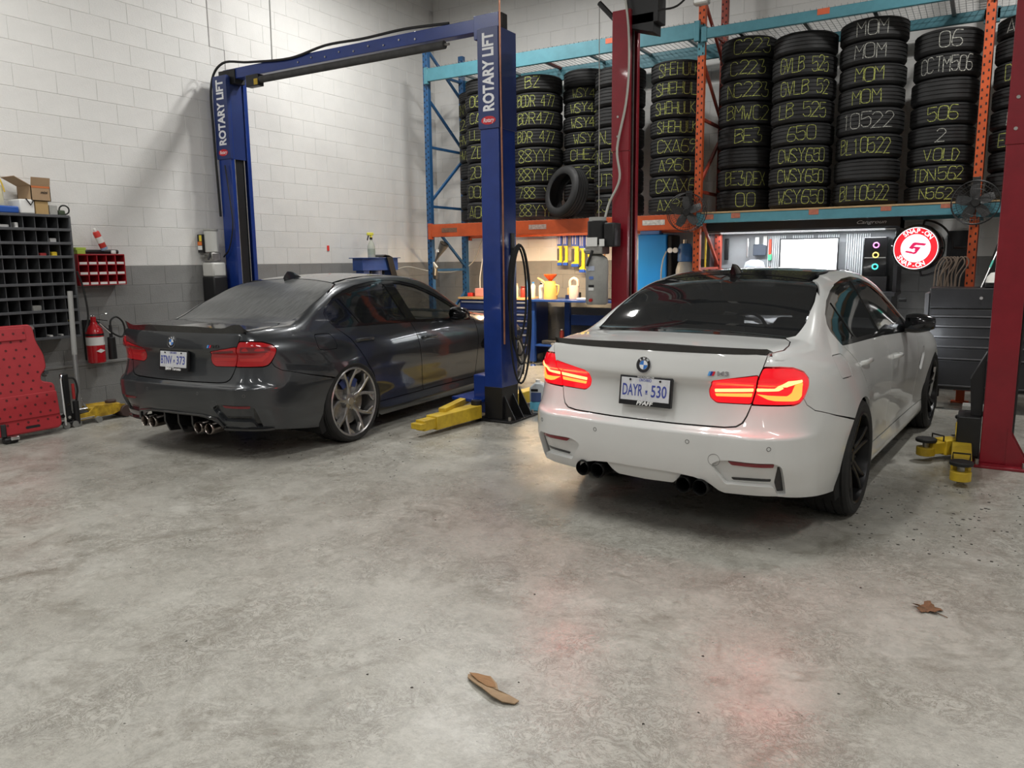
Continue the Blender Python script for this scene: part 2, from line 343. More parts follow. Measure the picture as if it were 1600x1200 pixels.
def bis(fn, lo, hi, n=34):
    lo = np.array(lo, float) + np.zeros_like(hi); hi = np.array(hi, float) + np.zeros_like(lo)
    for _ in range(n):
        m = (lo + hi) / 2; o = fn(m) > 0
        hi = np.where(o, m, hi); lo = np.where(o, lo, m)
    return (lo + hi) / 2
PX, PY, LC = .50, -.50, .70           # pivot of the rounded rear corner, arc length given to it
def SY(y): return PX + LC + (y - PY)   # wrap coordinate of a point on the flank
def wrap(s, z):
    s = np.asarray(s, float); z = np.asarray(z, float) + 0 * s; sg = np.sign(s) + (s == 0); a = np.abs(s)
    rear = a <= PX; side = a >= PX + LC
    th = np.clip((a - PX) / LC, 0, 1) * math.pi / 2
    bx = np.where(rear, a, np.where(side, 0, PX)); by = np.where(side, PY + (a - PX - LC), PY)
    dx = np.where(rear, 0, np.sin(th)); dy = np.where(rear, -1, -np.cos(th))
    dx = np.where(side, 1, dx); dy = np.where(side, 0, dy)
    r = bis(lambda r: F(bx + dx * r, by + dy * r, z), 0 * s, 0 * s + 1.3)
    return np.stack([sg * (bx + dx * r), by + dy * r, z], 1)
def topv(x, y):
    x = np.asarray(x, float); y = np.asarray(y, float)
    return np.stack([x, y, bis(lambda z: F(x, y, z), 0 * x + .5, 0 * x + 1.6)], 1)
def gradF(P):
    e = 2e-3; g = np.zeros_like(P)
    for i in range(3):
        d = np.zeros(3); d[i] = e
        A = P + d; B = P - d
        g[:, i] = F(A[:, 0], A[:, 1], A[:, 2]) - F(B[:, 0], B[:, 1], B[:, 2])
    return g / np.maximum(np.linalg.norm(g, axis=1), 1e-9)[:, None]
# ---------- panels cut out of the sedan surface ----------
def densify(poly, step):
    out = []
    for (a, b) in zip(poly, poly[1:] + poly[:1]):
        a, b = np.array(a), np.array(b); n = max(1, int(math.ceil(np.linalg.norm(b - a) / step)))
        out += [a + (b - a) * k / n for k in range(n)]
    return np.array(out)
def rnd(poly, r, n=3):
    """round the corners of a polygon"""
    out = []; m = len(poly)
    for i in range(m):
        p, a, b = (np.array(poly[i], float), np.array(poly[i - 1], float), np.array(poly[(i + 1) % m], float))
        la, lb = np.linalg.norm(a - p), np.linalg.norm(b - p); rr = min(r, la * .45, lb * .45)
        p0, p1 = p + (a - p) / max(la, 1e-9) * rr, p + (b - p) / max(lb, 1e-9) * rr
        for k in range(n + 1):
            t = k / n; out.append(tuple((1 - t) ** 2 * p0 + 2 * t * (1 - t) * p + t * t * p1))
    return out
def area2(p): return .5 * float(np.sum(p[:, 0] * np.roll(p[:, 1], -1) - np.roll(p[:, 0], -1) * p[:, 1]))
def inset(p, g):
    if not g: return p
    s = 1 if area2(p) > 0 else -1
    d = np.roll(p, -1, 0) - np.roll(p, 1, 0); nrm = np.stack([-d[:, 1], d[:, 0]], 1) * s
    return p + nrm / np.maximum(np.linalg.norm(nrm, axis=1), 1e-9)[:, None] * g
def inside(p, q):
    x, y = q[:, 0], q[:, 1]; r = np.zeros(len(q), bool); x0, y0 = p[:, 0], p[:, 1]; x1, y1 = np.roll(x0, -1), np.roll(y0, -1)
    for i in range(len(p)):
        if y0[i] == y1[i]: continue
        c = ((y0[i] > y) != (y1[i] > y)) & (x < (x1[i] - x0[i]) * (y - y0[i]) / (y1[i] - y0[i]) + x0[i]); r ^= c
    return r
def fill(poly, holes, res, gap):
    loops = [inset(densify(list(poly), res * .6), gap)] + [inset(densify(list(h), res * .6), -gap) for h in holes]
    B = np.concatenate(loops); lo, hi = loops[0].min(0), loops[0].max(0)
    gx, gy = np.meshgrid(np.arange(lo[0] + res * .37, hi[0], res), np.arange(lo[1] + res * .41, hi[1], res)); G = np.stack([gx.ravel(), gy.ravel()], 1)
    if len(G):
        k = inside(loops[0], G)
        for h in loops[1:]: k &= ~inside(h, G)
        G = G[k]
        if len(G): G = G[np.array([np.min(np.sum((B - g) ** 2, 1)) for g in G]) > (res * .4) ** 2]
    V = np.concatenate([B, G]) if len(G) else B; E = []; k = 0
    for l in loops: E += [(k + i, k + (i + 1) % len(l)) for i in range(len(l))]; k += len(l)
    r = delaunay_2d_cdt([Vector(v) for v in V], E, [], 0, 1e-7)
    V2 = np.array([tuple(v) for v in r[0]]); T = np.array([tuple(f) for f in r[2]]); c = V2[T].mean(1)
    k = inside(loops[0], c)
    for h in loops[1:]: k &= ~inside(h, c)
    return V2, T[k]
_pc = {}
def panel(name, key, poly, mat, parent, mapf=None, holes=(), res=.03, gap=.0022, skirt=.018, off=0., mirror=False, disp=None):
    if key not in _pc:
        V, T = fill(poly, holes, res, gap); mp = mapf or wrap
        P = mp(V[:, 0], V[:, 1]); N = gradF(P)
        if disp is not None: P = P + N * disp(V[:, 0], V[:, 1])[:, None]
        P = P + N * off
        if disp is not None:                      # relief: normals from the mesh itself
            fn = np.cross(P[T[:, 1]] - P[T[:, 0]], P[T[:, 2]] - P[T[:, 0]]); fn *= np.sign(np.sum(fn * N[T[:, 0]], 1))[:, None]
            N = np.zeros_like(P)
            for k in range(3): np.add.at(N, T[:, k], fn)
            N /= np.maximum(np.linalg.norm(N, axis=1), 1e-12)[:, None]
        fn = np.cross(P[T[:, 1]] - P[T[:, 0]], P[T[:, 2]] - P[T[:, 0]]); fl = np.sum(fn * N[T[:, 0]], 1) < 0
        T[fl] = T[fl][:, ::-1]
        ec = {}
        for t in T:
            for a, b in ((t[0], t[1]), (t[1], t[2]), (t[2], t[0])): ec[(a, b)] = 1
        be = [(a, b) for a, b in ec if (b, a) not in ec]
        vs = [tuple(p) for p in P]; fs = [tuple(int(i) for i in t) for t in T]; ln = [tuple(N[i]) for t in T for i in t]
        if skirt:
            for a, b in be:
                k = len(vs); A, B_ = P[a], P[b]; A2, B2 = A - N[a] * skirt, B_ - N[b] * skirt
                vs += [tuple(B_), tuple(A), tuple(A2), tuple(B2)]; fs.append((k, k + 1, k + 2, k + 3))
                n = np.cross(A - B_, A2 - B_); n /= max(np.linalg.norm(n), 1e-9); ln += [tuple(n)] * 4
        _pc[key] = (vs, fs, ln)
    vs, fs, ln = _pc[key]
    if mirror:
        vs = [(-x, y, z) for x, y, z in vs]; l2 = []; k = 0
        for f in fs: l2 += [(-a, b, c) for a, b, c in ln[k:k + len(f)][::-1]]; k += len(f)
        fs = [tuple(reversed(f)) for f in fs]; ln = l2
    me = bpy.data.meshes.new(name); me.from_pydata(vs, [], fs); me.materials.append(mat)
    me.polygons.foreach_set('use_smooth', [True] * len(fs)); me.normals_split_custom_set(ln)
    return link(name, me, parent)
def ptn(s, z, off=0.):
    """point and normal on the wrapped flank"""
    P = wrap(np.array([float(s)]), np.array([float(z)])); N = gradF(P); return Vector(P[0] + N[0] * off), Vector(N[0])
def surfframe(s, z, off=0., roll=0):
    P, N = ptn(s, z, off); P2, _ = ptn(s + .02, z, off); ex = (P2 - P).normalized(); ey = N.cross(ex)
    if roll: ex, ey = ex * math.cos(roll) + ey * math.sin(roll), ey * math.cos(roll) - ex * math.sin(roll)
    return frame(P, ex, ey)
def toS(x, y):
    z = float(topv(np.array([x]), np.array([y]))[0, 2])
    if y > PY: return (SY(y), z)
    if x <= PX: return (x, z)
    return (PX + LC * math.atan2(x - PX, PY - y) / (math.pi / 2), z)
def arc(yc, zc, r, a0, a1, n=14): return [(SY(yc + r * math.cos(R(a0 + (a1 - a0) * k / n))), zc + r * math.sin(R(a0 + (a1 - a0) * k / n))) for k in range(n + 1)]
def wrapf(s, z):
    """same idea for the nose: s from the front centre round the corner to the fender"""
    s = np.asarray(s, float); z = np.asarray(z, float) + 0 * s; a = np.abs(s); sg = np.sign(s) + (s == 0); px, py = .42, 2.95
    th = np.clip((a - px) / .7, 0, 1) * math.pi / 2; fr = a <= px
    bx = np.where(fr, a, px); dx = np.where(fr, 0, np.sin(th)); dy = np.where(fr, 1, np.cos(th))
    r = bis(lambda r: F(bx + dx * r, py + dy * r, z), 0 * s, 0 * s + 1.3)
    return np.stack([sg * (bx + dx * r), py + dy * r, z], 1)
def mir(p): return [(-a, b) for a, b in p]
def sym(p): return p + [(-a, b) for a, b in reversed(p) if abs(a) > 1e-6]

RA = .352; ZW = .335; YW = 2.812
DLO = [(SY(-.05), .981), (SY(-.105), 1.06), (SY(-.10), 1.10), (SY(-.05), 1.152), (SY(.09), 1.222), (SY(.25), 1.272), (SY(.42), 1.308), (SY(.65), 1.334), (SY(.9), 1.342), (SY(1.1), 1.328), (SY(1.32), 1.285), (SY(1.56), 1.200), (SY(1.78), 1.09), (SY(1.95), .985), (SY(2.03), .905), (SY(1.7), .918), (SY(1.0), .953), (SY(.5), .968)]
LIN = [(.358, .815), (.382, .866), (.49, .886), (.615, .907), (.60, .83), (.580, .756), (.40, .754), (.366, .778)]
LOUT = [(.637, .944), (.72, .944), (.80, .936), (.885, .910), (.918, .880), (.905, .845), (.862, .785), (.84, .766), (.807, .757), (.584, .755), (.604, .83), (.620, .905)]
TRK = [(0, 1.013), (.3, 1.013), (.55, 1.010), (.655, 1.004), (.637, .95), (.618, .905), (.600, .83), (.580, .752), (.560, .70), (.540, .665), (.51, .645), (.455, .637), (.2, .634), (0, .634)]
DCK = [(0, -.958), (.3, -.947), (.5, -.917), (.60, -.893), (.652, -.868), (.678, -.75), (.672, -.65), (.645, -.54), (.605, -.482), (.45, -.513), (.22, -.547), (0, -.562)]
GLS = [(0, -.556), (.22, -.541), (.44, -.507), (.590, -.452), (.628, -.40), (.638, -.25), (.618, -.02), (.585, .17), (.545, .25), (.50, .275), (.27, .302), (0, .316)]
ROOF = [(0, .320), (.27, .306), (.50, .279), (.49, .45), (.485, .7), (.49, 1.0), (.505, 1.25), (.52, 1.38), (.40, 1.43), (.2, 1.455), (0, 1.465)]
WSH = [(0, 1.471), (.2, 1.461), (.40, 1.436), (.525, 1.386), (.60, 1.58), (.675, 1.80), (.73, 2.03), (.60, 2.13), (.3, 2.20), (0, 2.225)]
HOOD = [(0, 2.25), (.3, 2.225), (.60, 2.155), (.735, 2.05), (.735, 2.35), (.72, 2.8), (.69, 3.15), (.60, 3.38), (.3, 3.47), (0, 3.49)]
VENT = [(.405, .446), (.44, .468), (.49, .476), (.60, .477), (.700, .477), (.735, .458), (.752, .40), (.778, .305), (.735, .303), (.715, .345), (.69, .352), (.50, .352), (.475, .348), (.45, .385)]
BMP = [(0, .631), (.2, .631), (.455, .634), (.515, .643), (.545, .663), (.564, .70), (.582, .752), (.807, .754), (.842, .763), (.868, .785), (.89, .752), (.95, .720), (1.10, .688), (SY(-.237), .600)]
BMP += arc(0, ZW, RA, 130, 190, 9)[1:] + [(SY(-.385), .225), (1.1, .25), (.95, .268), (.79, .285), (.728, .294), (.46, .291), (.434, .302), (.40, .33), (.372, .348), (.303, .365), (.188, .375), (0, .376)]
def car_panels(t, paint, roofm, glass, gdark, black, liner, cfg):
    sides = (False, True)
    two = lambda name, key, poly, mat, **k: [panel(name, key, poly, mat, t, mirror=m, **k) for m in sides]
    # side frame: quarter, pillar, roof rail
    sf = [(.655, 1.004)] + [toS(*p) for p in [(.69, -.85), (.722, -.75), (.738, -.65), (.748, -.5), (.738, -.35), (.705, -.2), (.664, -.06), (.622, .06), (.589, .17), (.549, .253), (.504, .277), (.494, .45), (.489, .7), (.494, 1.0), (.509, 1.25), (.526, 1.386), (.604, 1.58), (.679, 1.80), (.733, 2.03)]]
    sf += [(SY(2.10), .952), (SY(2.10), .905), (SY(2.034), .905)] + DLO[13:0:-1] + [DLO[0]] + [(SY(.06), .88), (SY(.14), .76), (SY(.215), .645), (SY(.29), .56), (SY(.345), .46), (SY(.374), .36), (SY(.376), .302), (SY(.354), .302)] + arc(0, ZW, RA, -2, 130, 22)
    sf += [(1.10, .688), (.95, .720), (.89, .752), (.868, .785), (.905, .842), (.922, .880), (.888, .914), (.80, .940), (.72, .948), (.637, .948)]
    sh = [(.655, -.866), (.682, -.75), (.676, -.65), (.649, -.54), (.609, -.478), (.594, -.449), (.632, -.40), (.642, -.25), (.622, -.02), (.600, .10), (.632, .06), (.674, -.06), (.716, -.2), (.750, -.35), (.760, -.5), (.750, -.65), (.734, -.75), (.702, -.85), (.67, -.885)]
    two('quarter_shoulder', 'sh', sh, paint, mapf=topv, res=.022, gap=.0005, skirt=0)
    fuel = rnd([(SY(-.325), .952), (SY(-.16), .948), (SY(-.13), .90), (SY(-.135), .825), (SY(-.325), .832), (SY(-.345), .86)], .025)
    panel('quarter_panel', 'sfR', sf, paint, t, holes=[fuel], res=.028)
    panel('quarter_panel', 'sfL', sf, paint, t, res=.028, mirror=True)
    panel('fuel_door', 'fuel', fuel, paint, t, off=-.001)
    bh = [rnd(VENT, .012), rnd(mir(VENT), .012)]
    panel('rear_bumper', 'bmp', sym(BMP), paint, t, holes=bh, res=.022, skirt=.03)
    lh = [rnd(LIN, .012), rnd(mir(LIN), .012)]
    tr = panel('trunk_lid', 'trk', sym(TRK), paint, t, holes=lh, res=.02)
    panel('trunk_top', 'dck', sym(DCK), paint, t, mapf=topv, res=.03)
    rw = panel('rear_window', 'gls', sym(GLS), gdark, t, mapf=topv, res=.04, off=-.003)
    panel('roof_panel', 'roof', sym(ROOF), roofm, t, mapf=topv, res=.05)
    panel('windshield', 'wsh', sym(WSH), glass, t, mapf=topv, res=.05, off=-.003)
    panel('hood', 'hood', sym(HOOD), paint, t, mapf=topv, res=.05)
    rd = [DLO[0], (SY(.5), .968), (SY(.965), .955), (SY(.98), .92), (SY(1.0), .85), (SY(1.04), .62), (SY(1.072), .42), (SY(1.078), .304), (SY(.38), .302), (SY(.378), .36), (SY(.349), .462), (SY(.294), .562), (SY(.219), .648), (SY(.144), .763), (SY(.064), .883)]
    rdo = two('rear_door', 'rd', rd, paint, res=.035)
    fd = [(SY(.969), .955), (SY(1.0), .953), (SY(1.7), .918), (SY(2.03), .903), (SY(2.092), .903), (SY(2.096), .73), (SY(2.075), .45), (SY(2.05), .304), (SY(1.082), .304), (SY(1.076), .42), (SY(1.044), .62), (SY(1.004), .85), (SY(.984), .92)]
    fdo = two('front_door', 'fd', fd, paint, res=.04)
    fv = rnd([(SY(2.14), .64), (SY(2.16), .60), (SY(2.24), .575), (SY(2.33), .70), (SY(2.335), .755), (SY(2.29), .76), (SY(2.22), .70)], .02)
    fe = [(SY(2.098), .905), (SY(2.104), .952)] + [toS(*p) for p in [(.739, 2.05), (.739, 2.35), (.724, 2.8), (.694, 3.13)]] + [(SY(3.14), .66), (SY(3.162), .40)]
    fe = fe[:-1] + arc(YW, ZW, RA, 20, 186, 24) + [(SY(2.455), .302), (SY(2.054), .302), (SY(2.079), .45), (SY(2.100), .73)]
    two('front_fender', 'fe', fe, paint, holes=[fv], res=.035)
    two('fender_vent', 'fv', fv, black, off=-.02, res=.03)
    sill = [(SY(.356), .300), (SY(2.458), .300), (SY(2.47), .19), (SY(2.40), .165), (SY(.42), .175), (SY(.362), .20)]
    two('side_skirt', 'sill', sill, paint, res=.03, skirt=.05)
    # nose (faces the back wall)
    fb = [(0, .50), (.42, .52), (.80, .66), (1.02, .66), (1.08, .60), (1.09, .45), (1.08, .22), (.9, .18), (.4, .17), (0, .17)]
    panel('front_bumper', 'fb', sym(fb), paint, t, mapf=wrapf, res=.04)
    kd = rnd([(.02, .52), (.30, .53), (.33, .62), (.28, .70), (.02, .71)], .03)
    for m in sides: panel('kidney_grille', 'kd', kd, black, t, mapf=wrapf, res=.04, mirror=m)
    hl = rnd([(.36, .545), (.80, .67), (1.0, .67), (.98, .74), (.62, .735), (.36, .70)], .03)
    for m in sides: panel('headlight', 'hl', hl, cfg['hlm'], t, mapf=wrapf, res=.04, mirror=m)
    # side glass and its black surround
    qg = rnd([(SY(-.02), 1.0), (SY(-.075), 1.06), (SY(-.07), 1.105), (SY(-.02), 1.145), (SY(.15), 1.215), (SY(.27), 1.0)], .02)
    rg = rnd([(SY(.30), .995), (SY(.19), 1.225), (SY(.43), 1.287), (SY(.65), 1.311), (SY(.83), 1.318), (SY(.93), .985)], .02)
    fg = rnd([(SY(1.07), .975), (SY(.98), 1.316), (SY(1.1), 1.305), (SY(1.31), 1.262), (SY(1.54), 1.18), (SY(1.76), 1.07), (SY(1.86), 1.005), (SY(1.88), .935)], .02)
    two('window_surround', 'dlo', DLO, black, holes=[qg, rg, fg], res=.04, off=-.003, gap=.001)
    for k, (n, g) in enumerate((('quarter_window', qg), ('rear_door_window', rg), ('front_door_window', fg))): two(n, 'wg%d' % k, g, glass if k == 2 else cfg['gside'], res=.05, off=-.008, gap=-.004, skirt=0)
    # black backing sheets added behind the panels to darken the shut lines
    inner = [(SY(.40), .28), (SY(2.42), .28), (SY(2.42), .40), (SY(2.3), .72), (SY(2.2), .88), (SY(-.05), .93), (SY(.12), .70), (SY(.36), .50)]
    two('shut_line_backing', 'inn', inner, liner, res=.08, off=-.026, skirt=0)
    panel('shut_line_backing', 'inb', sym([(0, .68), (.5, .68), (.62, .74), (.62, .95), (0, .97)]), liner, t, res=.08, off=-.03, skirt=0)
    panel('shut_line_backing', 'inc', sym([(0, .66), (.5, .66), (.9, .70), (SY(-.36), .63), (SY(-.42), .40), (.9, .40), (0, .45)]), liner, t, res=.08, off=-.05, skirt=0)
    # fog vents of the rear bumper
    for sg, m in ((1, False), (-1, True)):
        vp = panel('bumper_vent', 'vent', rnd([(a + (.004 if a > .6 else -.006), b) for a, b in VENT], .012), cfg.get('ventm', paint), t, off=-.028, res=.03, gap=-.006, skirt=0, mirror=m)
        panel('slot', 'slot', rnd([(.500, .374), (.700, .376), (.697, .363), (.510, .361)], .004), black, vp, off=-.025, res=.05, gap=0, mirror=m)
        panel('channel', 'chan', rnd([(.728, .452), (.738, .450), (.752, .40), (.776, .308), (.738, .306), (.718, .36)], .006), black, vp, off=-.026, res=.05, gap=0, mirror=m)
        panel('reflector', 'refl', rnd([(.484, .468), (.708, .470), (.704, .450), (.506, .449)], .005), cfg['reflm'], vp, off=-.018, res=.05, gap=0, mirror=m)
    return tr, rdo, fdo, rw
def wheel_meshes(style, rimm, tirem, lipm, ri=.262):
    """wheel with its axle on local +x (outer face towards +x), centred on the hub"""
    T = frame((0, 0, 0), (0, 1, 0), (0, 0, 1))     # lathe axis (local z) -> world x
    t = MB(); ro = .338; w = .132
    pr = [(.255, -w + .02), (.262, -w), (.30, -w - .004), (.322, -w + .006), (.334, -w + .025)]
    for k in range(4): c = -.075 + k * .05; pr += [(ro, c - .021), (ro, c + .017), (ro - .007, c + .019), (ro - .007, c + .027)]
    pr += [(.334, w - .025), (.322, w - .006), (.305, w + .002), (.285, w), (.262, w - .006), (.255, w - .02)]
    pr = [(.338 - (.338 - a) * (.338 - ri) / (.338 - .262), b) for a, b in pr]
    t.lathe(pr, 56, T)
    tm = t.mesh('tire', tirem, 30)
    r = MB()
    r.lathe([(.262, w - .012), (.266, w - .004), (.258, w + .002), (.250, w - .004), (.244, w - .03), (.236, .02), (.232, -w + .03), (.25, -w + .01)], 56, T)
    def spoke(pts, th, x0, w0, w1, mi=0):
        """bar along (r, ang) path; centre depth from x0[0] at hub to x0[1] at rim"""
        P = [np.array((pr_ * math.cos(a), pr_ * math.sin(a))) for pr_, a in pts]; n = len(P); rings = []
        for i, p in enumerate(P):
            d = P[min(i + 1, n - 1)] - P[max(i - 1, 0)]; d /= np.linalg.norm(d); nn = np.array((-d[1], d[0])); u = i / (n - 1); ww = w0 + (w1 - w0) * u; x = x0[0] + (x0[1] - x0[0]) * u
            c = [(-ww, x - th), (-ww, x - .006), (-ww * .55, x), (ww * .55, x), (ww, x - .006), (ww, x - th)]
            rings.append([(cx, p[0] + nn[0] * o, p[1] + nn[1] * o) for o, cx in c])
        r.rings(rings, True, True, mi)
    A = 2 * math.pi / 5
    for k in range(5):
        a = k * A + math.pi / 2 + .1
        if style == 'double':
            for sg in (-1, 1):
                spoke([(.055, a + sg * .30), (.11, a + sg * .16), (.17, a + sg * .15), (.248, a + sg * .19)], .045, (.085, w - .012), .016, .011)
        else:
            spoke([(.05, a), (.085, a), (.115, a)], .05, (.082, .088), .022, .016)
            for sg in (-1, 1):
                spoke([(.11, a + sg * .05), (.16, a + sg * .14), (.205, a + sg * .245), (.250, a + sg * .30)], .05, (.088, w - .008), .0125, .0115)
                spoke([(.190, a + sg * .20), (.215, a + sg * .30), (.232, a + sg * .42), (.250, a + sg * .50)], .03, (.105, w - .012), .010, .014)
    r.lathe([(.0, .092), (.03, .092), (.034, .086), (.06, .082), (.07, .06), (.07, .0)], 24, T)
    for k in range(5):
        a = k * A + math.pi / 2 + .1 + A / 2; c = Vector((.0, .056 * math.cos(a), .056 * math.sin(a))); r.cyl(c + Vector((.07, 0, 0)), c + Vector((.091, 0, 0)), .009, n=6)
    r.v = [(x, y * ri / .262, z * ri / .262) for x, y, z in r.v]
    rm = r.mesh('rim', rimm, 35)
    b = MB(); b.lathe([(.05, .02), (.195, .02), (.195, .046), (.06, .046), (.05, .06)], 40, T); bm_ = b.mesh('brake_disc', M('brake_steel', (.32, .31, .30), .35, .9, var=.3, vs=30))
    c = MB(); c.lathe([(.13, .0), (.20, .0), (.205, .03), (.20, .07), (.13, .075)], 10, T, closed=True, a0=R(-35), a1=R(35)); cm = c.mesh('brake_caliper', M('caliper_paint', (.03, .05, .16), .3))
    return tm, rm, bm_, cm
def add_wheel(t, ms, x, y, mirror):
    o = link('wheel', None, t); o.location = (x, y, ZW); o.empty_display_size = .1
    if mirror: o.rotation_euler = (0, 0, math.pi)
    for n, m in zip(('tire', 'rim', 'brake_disc', 'brake_caliper'), ms):
        c = link(n, m, o)
        if n == 'brake_caliper': c.rotation_euler = (R(90 if y < 1 else -90) * (1 if not mirror else -1), 0, 0)
def roundel(t, T, r=.041):
    b = MB(); bl = M('badge_black', (.015, .015, .018), .25, coat=.6); wh = M('badge_white', (.8, .82, .85), .25, .2, coat=.5); bu = M('badge_blue', (.03, .16, .52), .25, coat=.5); ch = M('chrome', (.75, .76, .78), .12, 1.)
    b.lathe([(0, .003), (r, .003), (r * 1.03, 0)], 36, T, 0); b.lathe([(r, .002), (r, .006), (r * 1.06, .006), (r * 1.06, 0)], 36, T, 3); b.lathe([(r * .58, .003), (r * .58, .0052), (r * .63, .0052), (r * .63, .003)], 32, T, 3)
    for k in range(4):
        a = k * math.pi / 2; pts = [(0, 0)] + [(r * .58 * math.cos(a + i * math.pi / 16), r * .58 * math.sin(a + i * math.pi / 16)) for i in range(9)]; b.prism(pts, .003, .0046, T, 2 if k % 2 else 1)
    o = b.build('roundel_badge', [bl, wh, bu, ch], t)
    for ch_, a in (('B', 128), ('M', 90), ('W', 52)):
        c = Vector((math.cos(R(a)), math.sin(R(a)), 0)); text('badge_letter', ch_, r * .42, wh, T @ Matrix.Translation(c * r * .81 + Vector((0, 0, .004))) @ Matrix.Rotation(R(a - 90), 4, 'Z'), o, .02, .001)
    return o
def make_car(name, label, pose, dz, sx, paint, roofm, cfg):
    t = thing(name, label, 'car', (pose[0], pose[1], 0), pose[2]); body = t
    glass = cfg['glass']; gd = cfg['gdark']; black = M('gloss_black_trim', (.008, .008, .009), .12, coat=.5); liner = M('wheel_liner_black', (.006, .006, .006), .8)
    tr, rdo, fdo, rw = car_panels(t, paint, roofm, glass, gd, black, liner, cfg)
    # tail lamps
    for m in (False, True):
        lo = panel('tail_light', 'lout', rnd(LOUT, .014), cfg['lens'], t, res=.022, off=.001, mirror=m, skirt=.03)
        li = panel('tail_light', 'lin', rnd(LIN, .014), cfg['lens'], t, res=.022, off=.001, mirror=m, skirt=.03)
        if cfg.get('lit'):
            hot, amb = cfg['lit']
            U1 = [(.606, .838), (.69, .843), (.735, .864), (.762, .879), (.85, .880), (.852, .868), (.80, .862), (.768, .855), (.72, .829), (.606, .822)]
            U2 = [(.606, .809), (.671, .804), (.766, .802), (.79, .818), (.803, .860), (.852, .866), (.850, .80), (.83, .780), (.80, .776), (.70, .778), (.665, .784)]
            panel('light_bar', 'u1', rnd(U1, .006), hot, lo, res=.02, off=.0035, gap=0, skirt=.003, mirror=m); panel('light_bar', 'u2', rnd(U2, .006), amb, lo, res=.02, off=.0035, gap=0, skirt=.003, mirror=m)
            panel('light_bar', 'i1', rnd([(.388, .824), (.590, .838), (.588, .821), (.390, .808)], .004), hot, li, res=.02, off=.0035, gap=0, skirt=.003, mirror=m)
            panel('light_bar', 'i2', rnd([(.390, .801), (.584, .812), (.580, .794), (.397, .787)], .004), amb, li, res=.02, off=.0035, gap=0, skirt=.003, mirror=m)
        else:
            dk = cfg['lens2']; br = cfg['lens3']
            panel('reverse_lens', 'd1', rnd([(.645, .905), (.86, .900), (.865, .86), (.64, .862)], .01), dk, lo, res=.03, off=.0025, gap=0, skirt=.002, mirror=m)
            panel('light_bar', 'd2', rnd([(.62, .795), (.80, .795), (.845, .83), (.865, .865), (.845, .87), (.79, .822), (.62, .818)], .006), br, lo, res=.02, off=.0025, gap=0, skirt=.002, mirror=m)
            panel('reverse_lens', 'd3', rnd([(.40, .862), (.585, .88), (.582, .862), (.40, .848)], .006), dk, li, res=.03, off=.0025, gap=0, skirt=.002, mirror=m)
            panel('light_bar', 'd4', rnd([(.385, .82), (.585, .825), (.578, .80), (.392, .795)], .006), br, li, res=.02, off=.0025, gap=0, skirt=.002, mirror=m)
    # spoiler
    sp = MB(); rings = []; X = np.linspace(-.655, .655, 41); E0 = topv(X, np.interp(np.abs(X), [0, .3, .5, .6, .655], [-.935, -.925, -.897, -.873, -.845])); E1 = wrap(X, 0 * X + 1.012); hh = cfg['sp']
    for i, x in enumerate(X):
        u = abs(x) / .655; a, b = Vector(E0[i]), Vector(E1[i]); k = hh(u)
        tip = b + Vector((0, -.012 - .35 * k, .018 + k)); tp2 = tip + Vector((0, .004, -.010)); top = a.lerp(tip, .5) + Vector((0, 0, .002 - k * .15))
        rings.append([a + Vector((0, 0, .001)), top, tip, tp2, b + Vector((0, -.004, -.010)), b + Vector((0, .012, -.002))])
    sp.rings(rings, True, True); sp.build('trunk_spoiler', cfg['spm'], t, smooth=50)
    # shark fin
    z0 = float(topv(np.array([0.]), np.array([.33]))[0, 2]); f = MB(); rings = []
    for k in range(9):
        u = k / 8; w = .034 * math.sin(math.pi * min(1, .12 + u * .95)) ** .7 * (1 - .45 * u) + .003; h = .062 * math.sin(math.pi * (.08 + .55 * u)) ** 1.2 if u < .78 else .062 * (1 - (u - .78) / .22 * .93); y = .44 - .20 * u - (.012 if u > .7 else 0)
        rings.append([(-w, y, z0 - .03), (-w * .75, y, z0 + h * .4), (-w * .25, y - .012 * u, z0 + h), (w * .25, y - .012 * u, z0 + h), (w * .75, y, z0 + h * .4), (w, y, z0 - .03)])
    f.rings(rings); f.build('antenna_fin', cfg['finm'], t, smooth=60)
    # badges, plate
    roundel(tr, surfframe(.0, .925, .001))
    bm_ = [M('badge_light_blue', (.10, .35, .75), .3), M('badge_dark_blue', (.02, .04, .25), .3), M('badge_red', (.6, .02, .03), .3)]
    Tb = surfframe(.412, .905, .001, .02); g = MB()
    for k in range(3): g.prism([(-.052 + k * .011, -.011), (-.041 + k * .011, -.011), (-.033 + k * .011, .011), (-.044 + k * .011, .011)], 0, .003, Tb, k)
    bo = g.build('model_badge', bm_, tr)
    text('badge_letters', 'M3', .03, cfg['badgem'], Tb @ Matrix.Translation((.028, 0, 0)), bo, .03, .003, width=.06)
    Tp = frame(Vector((.012, -.996, .786)), (1, 0, 0), (0, .12, 1)); p = MB(); p.box(-.157, .157, -.078, .078, -.02, .004); fr = p.build('license_plate', M('plate_frame_black', (.01, .01, .012), .35), t, .003)
    plw = M('plate_white', (.62, .63, .66), .45, var=.12, vs=30); MB().box(-.146, .146, -.052, .068, .004, .006, T=Tp).build('plate_sheet', plw, fr, .001)
    fr.data.transform(Tp); blu = M('plate_blue', (.05, .07, .32), .5)
    text('plate_number', cfg['plate'][0], .088, blu, Tp @ Matrix.Translation((-.076, .0, .006)), fr, .012, .001, width=.122); text('plate_number', cfg['plate'][1], .088, blu, Tp @ Matrix.Translation((.084, .0, .006)), fr, .012, .001, width=.092)
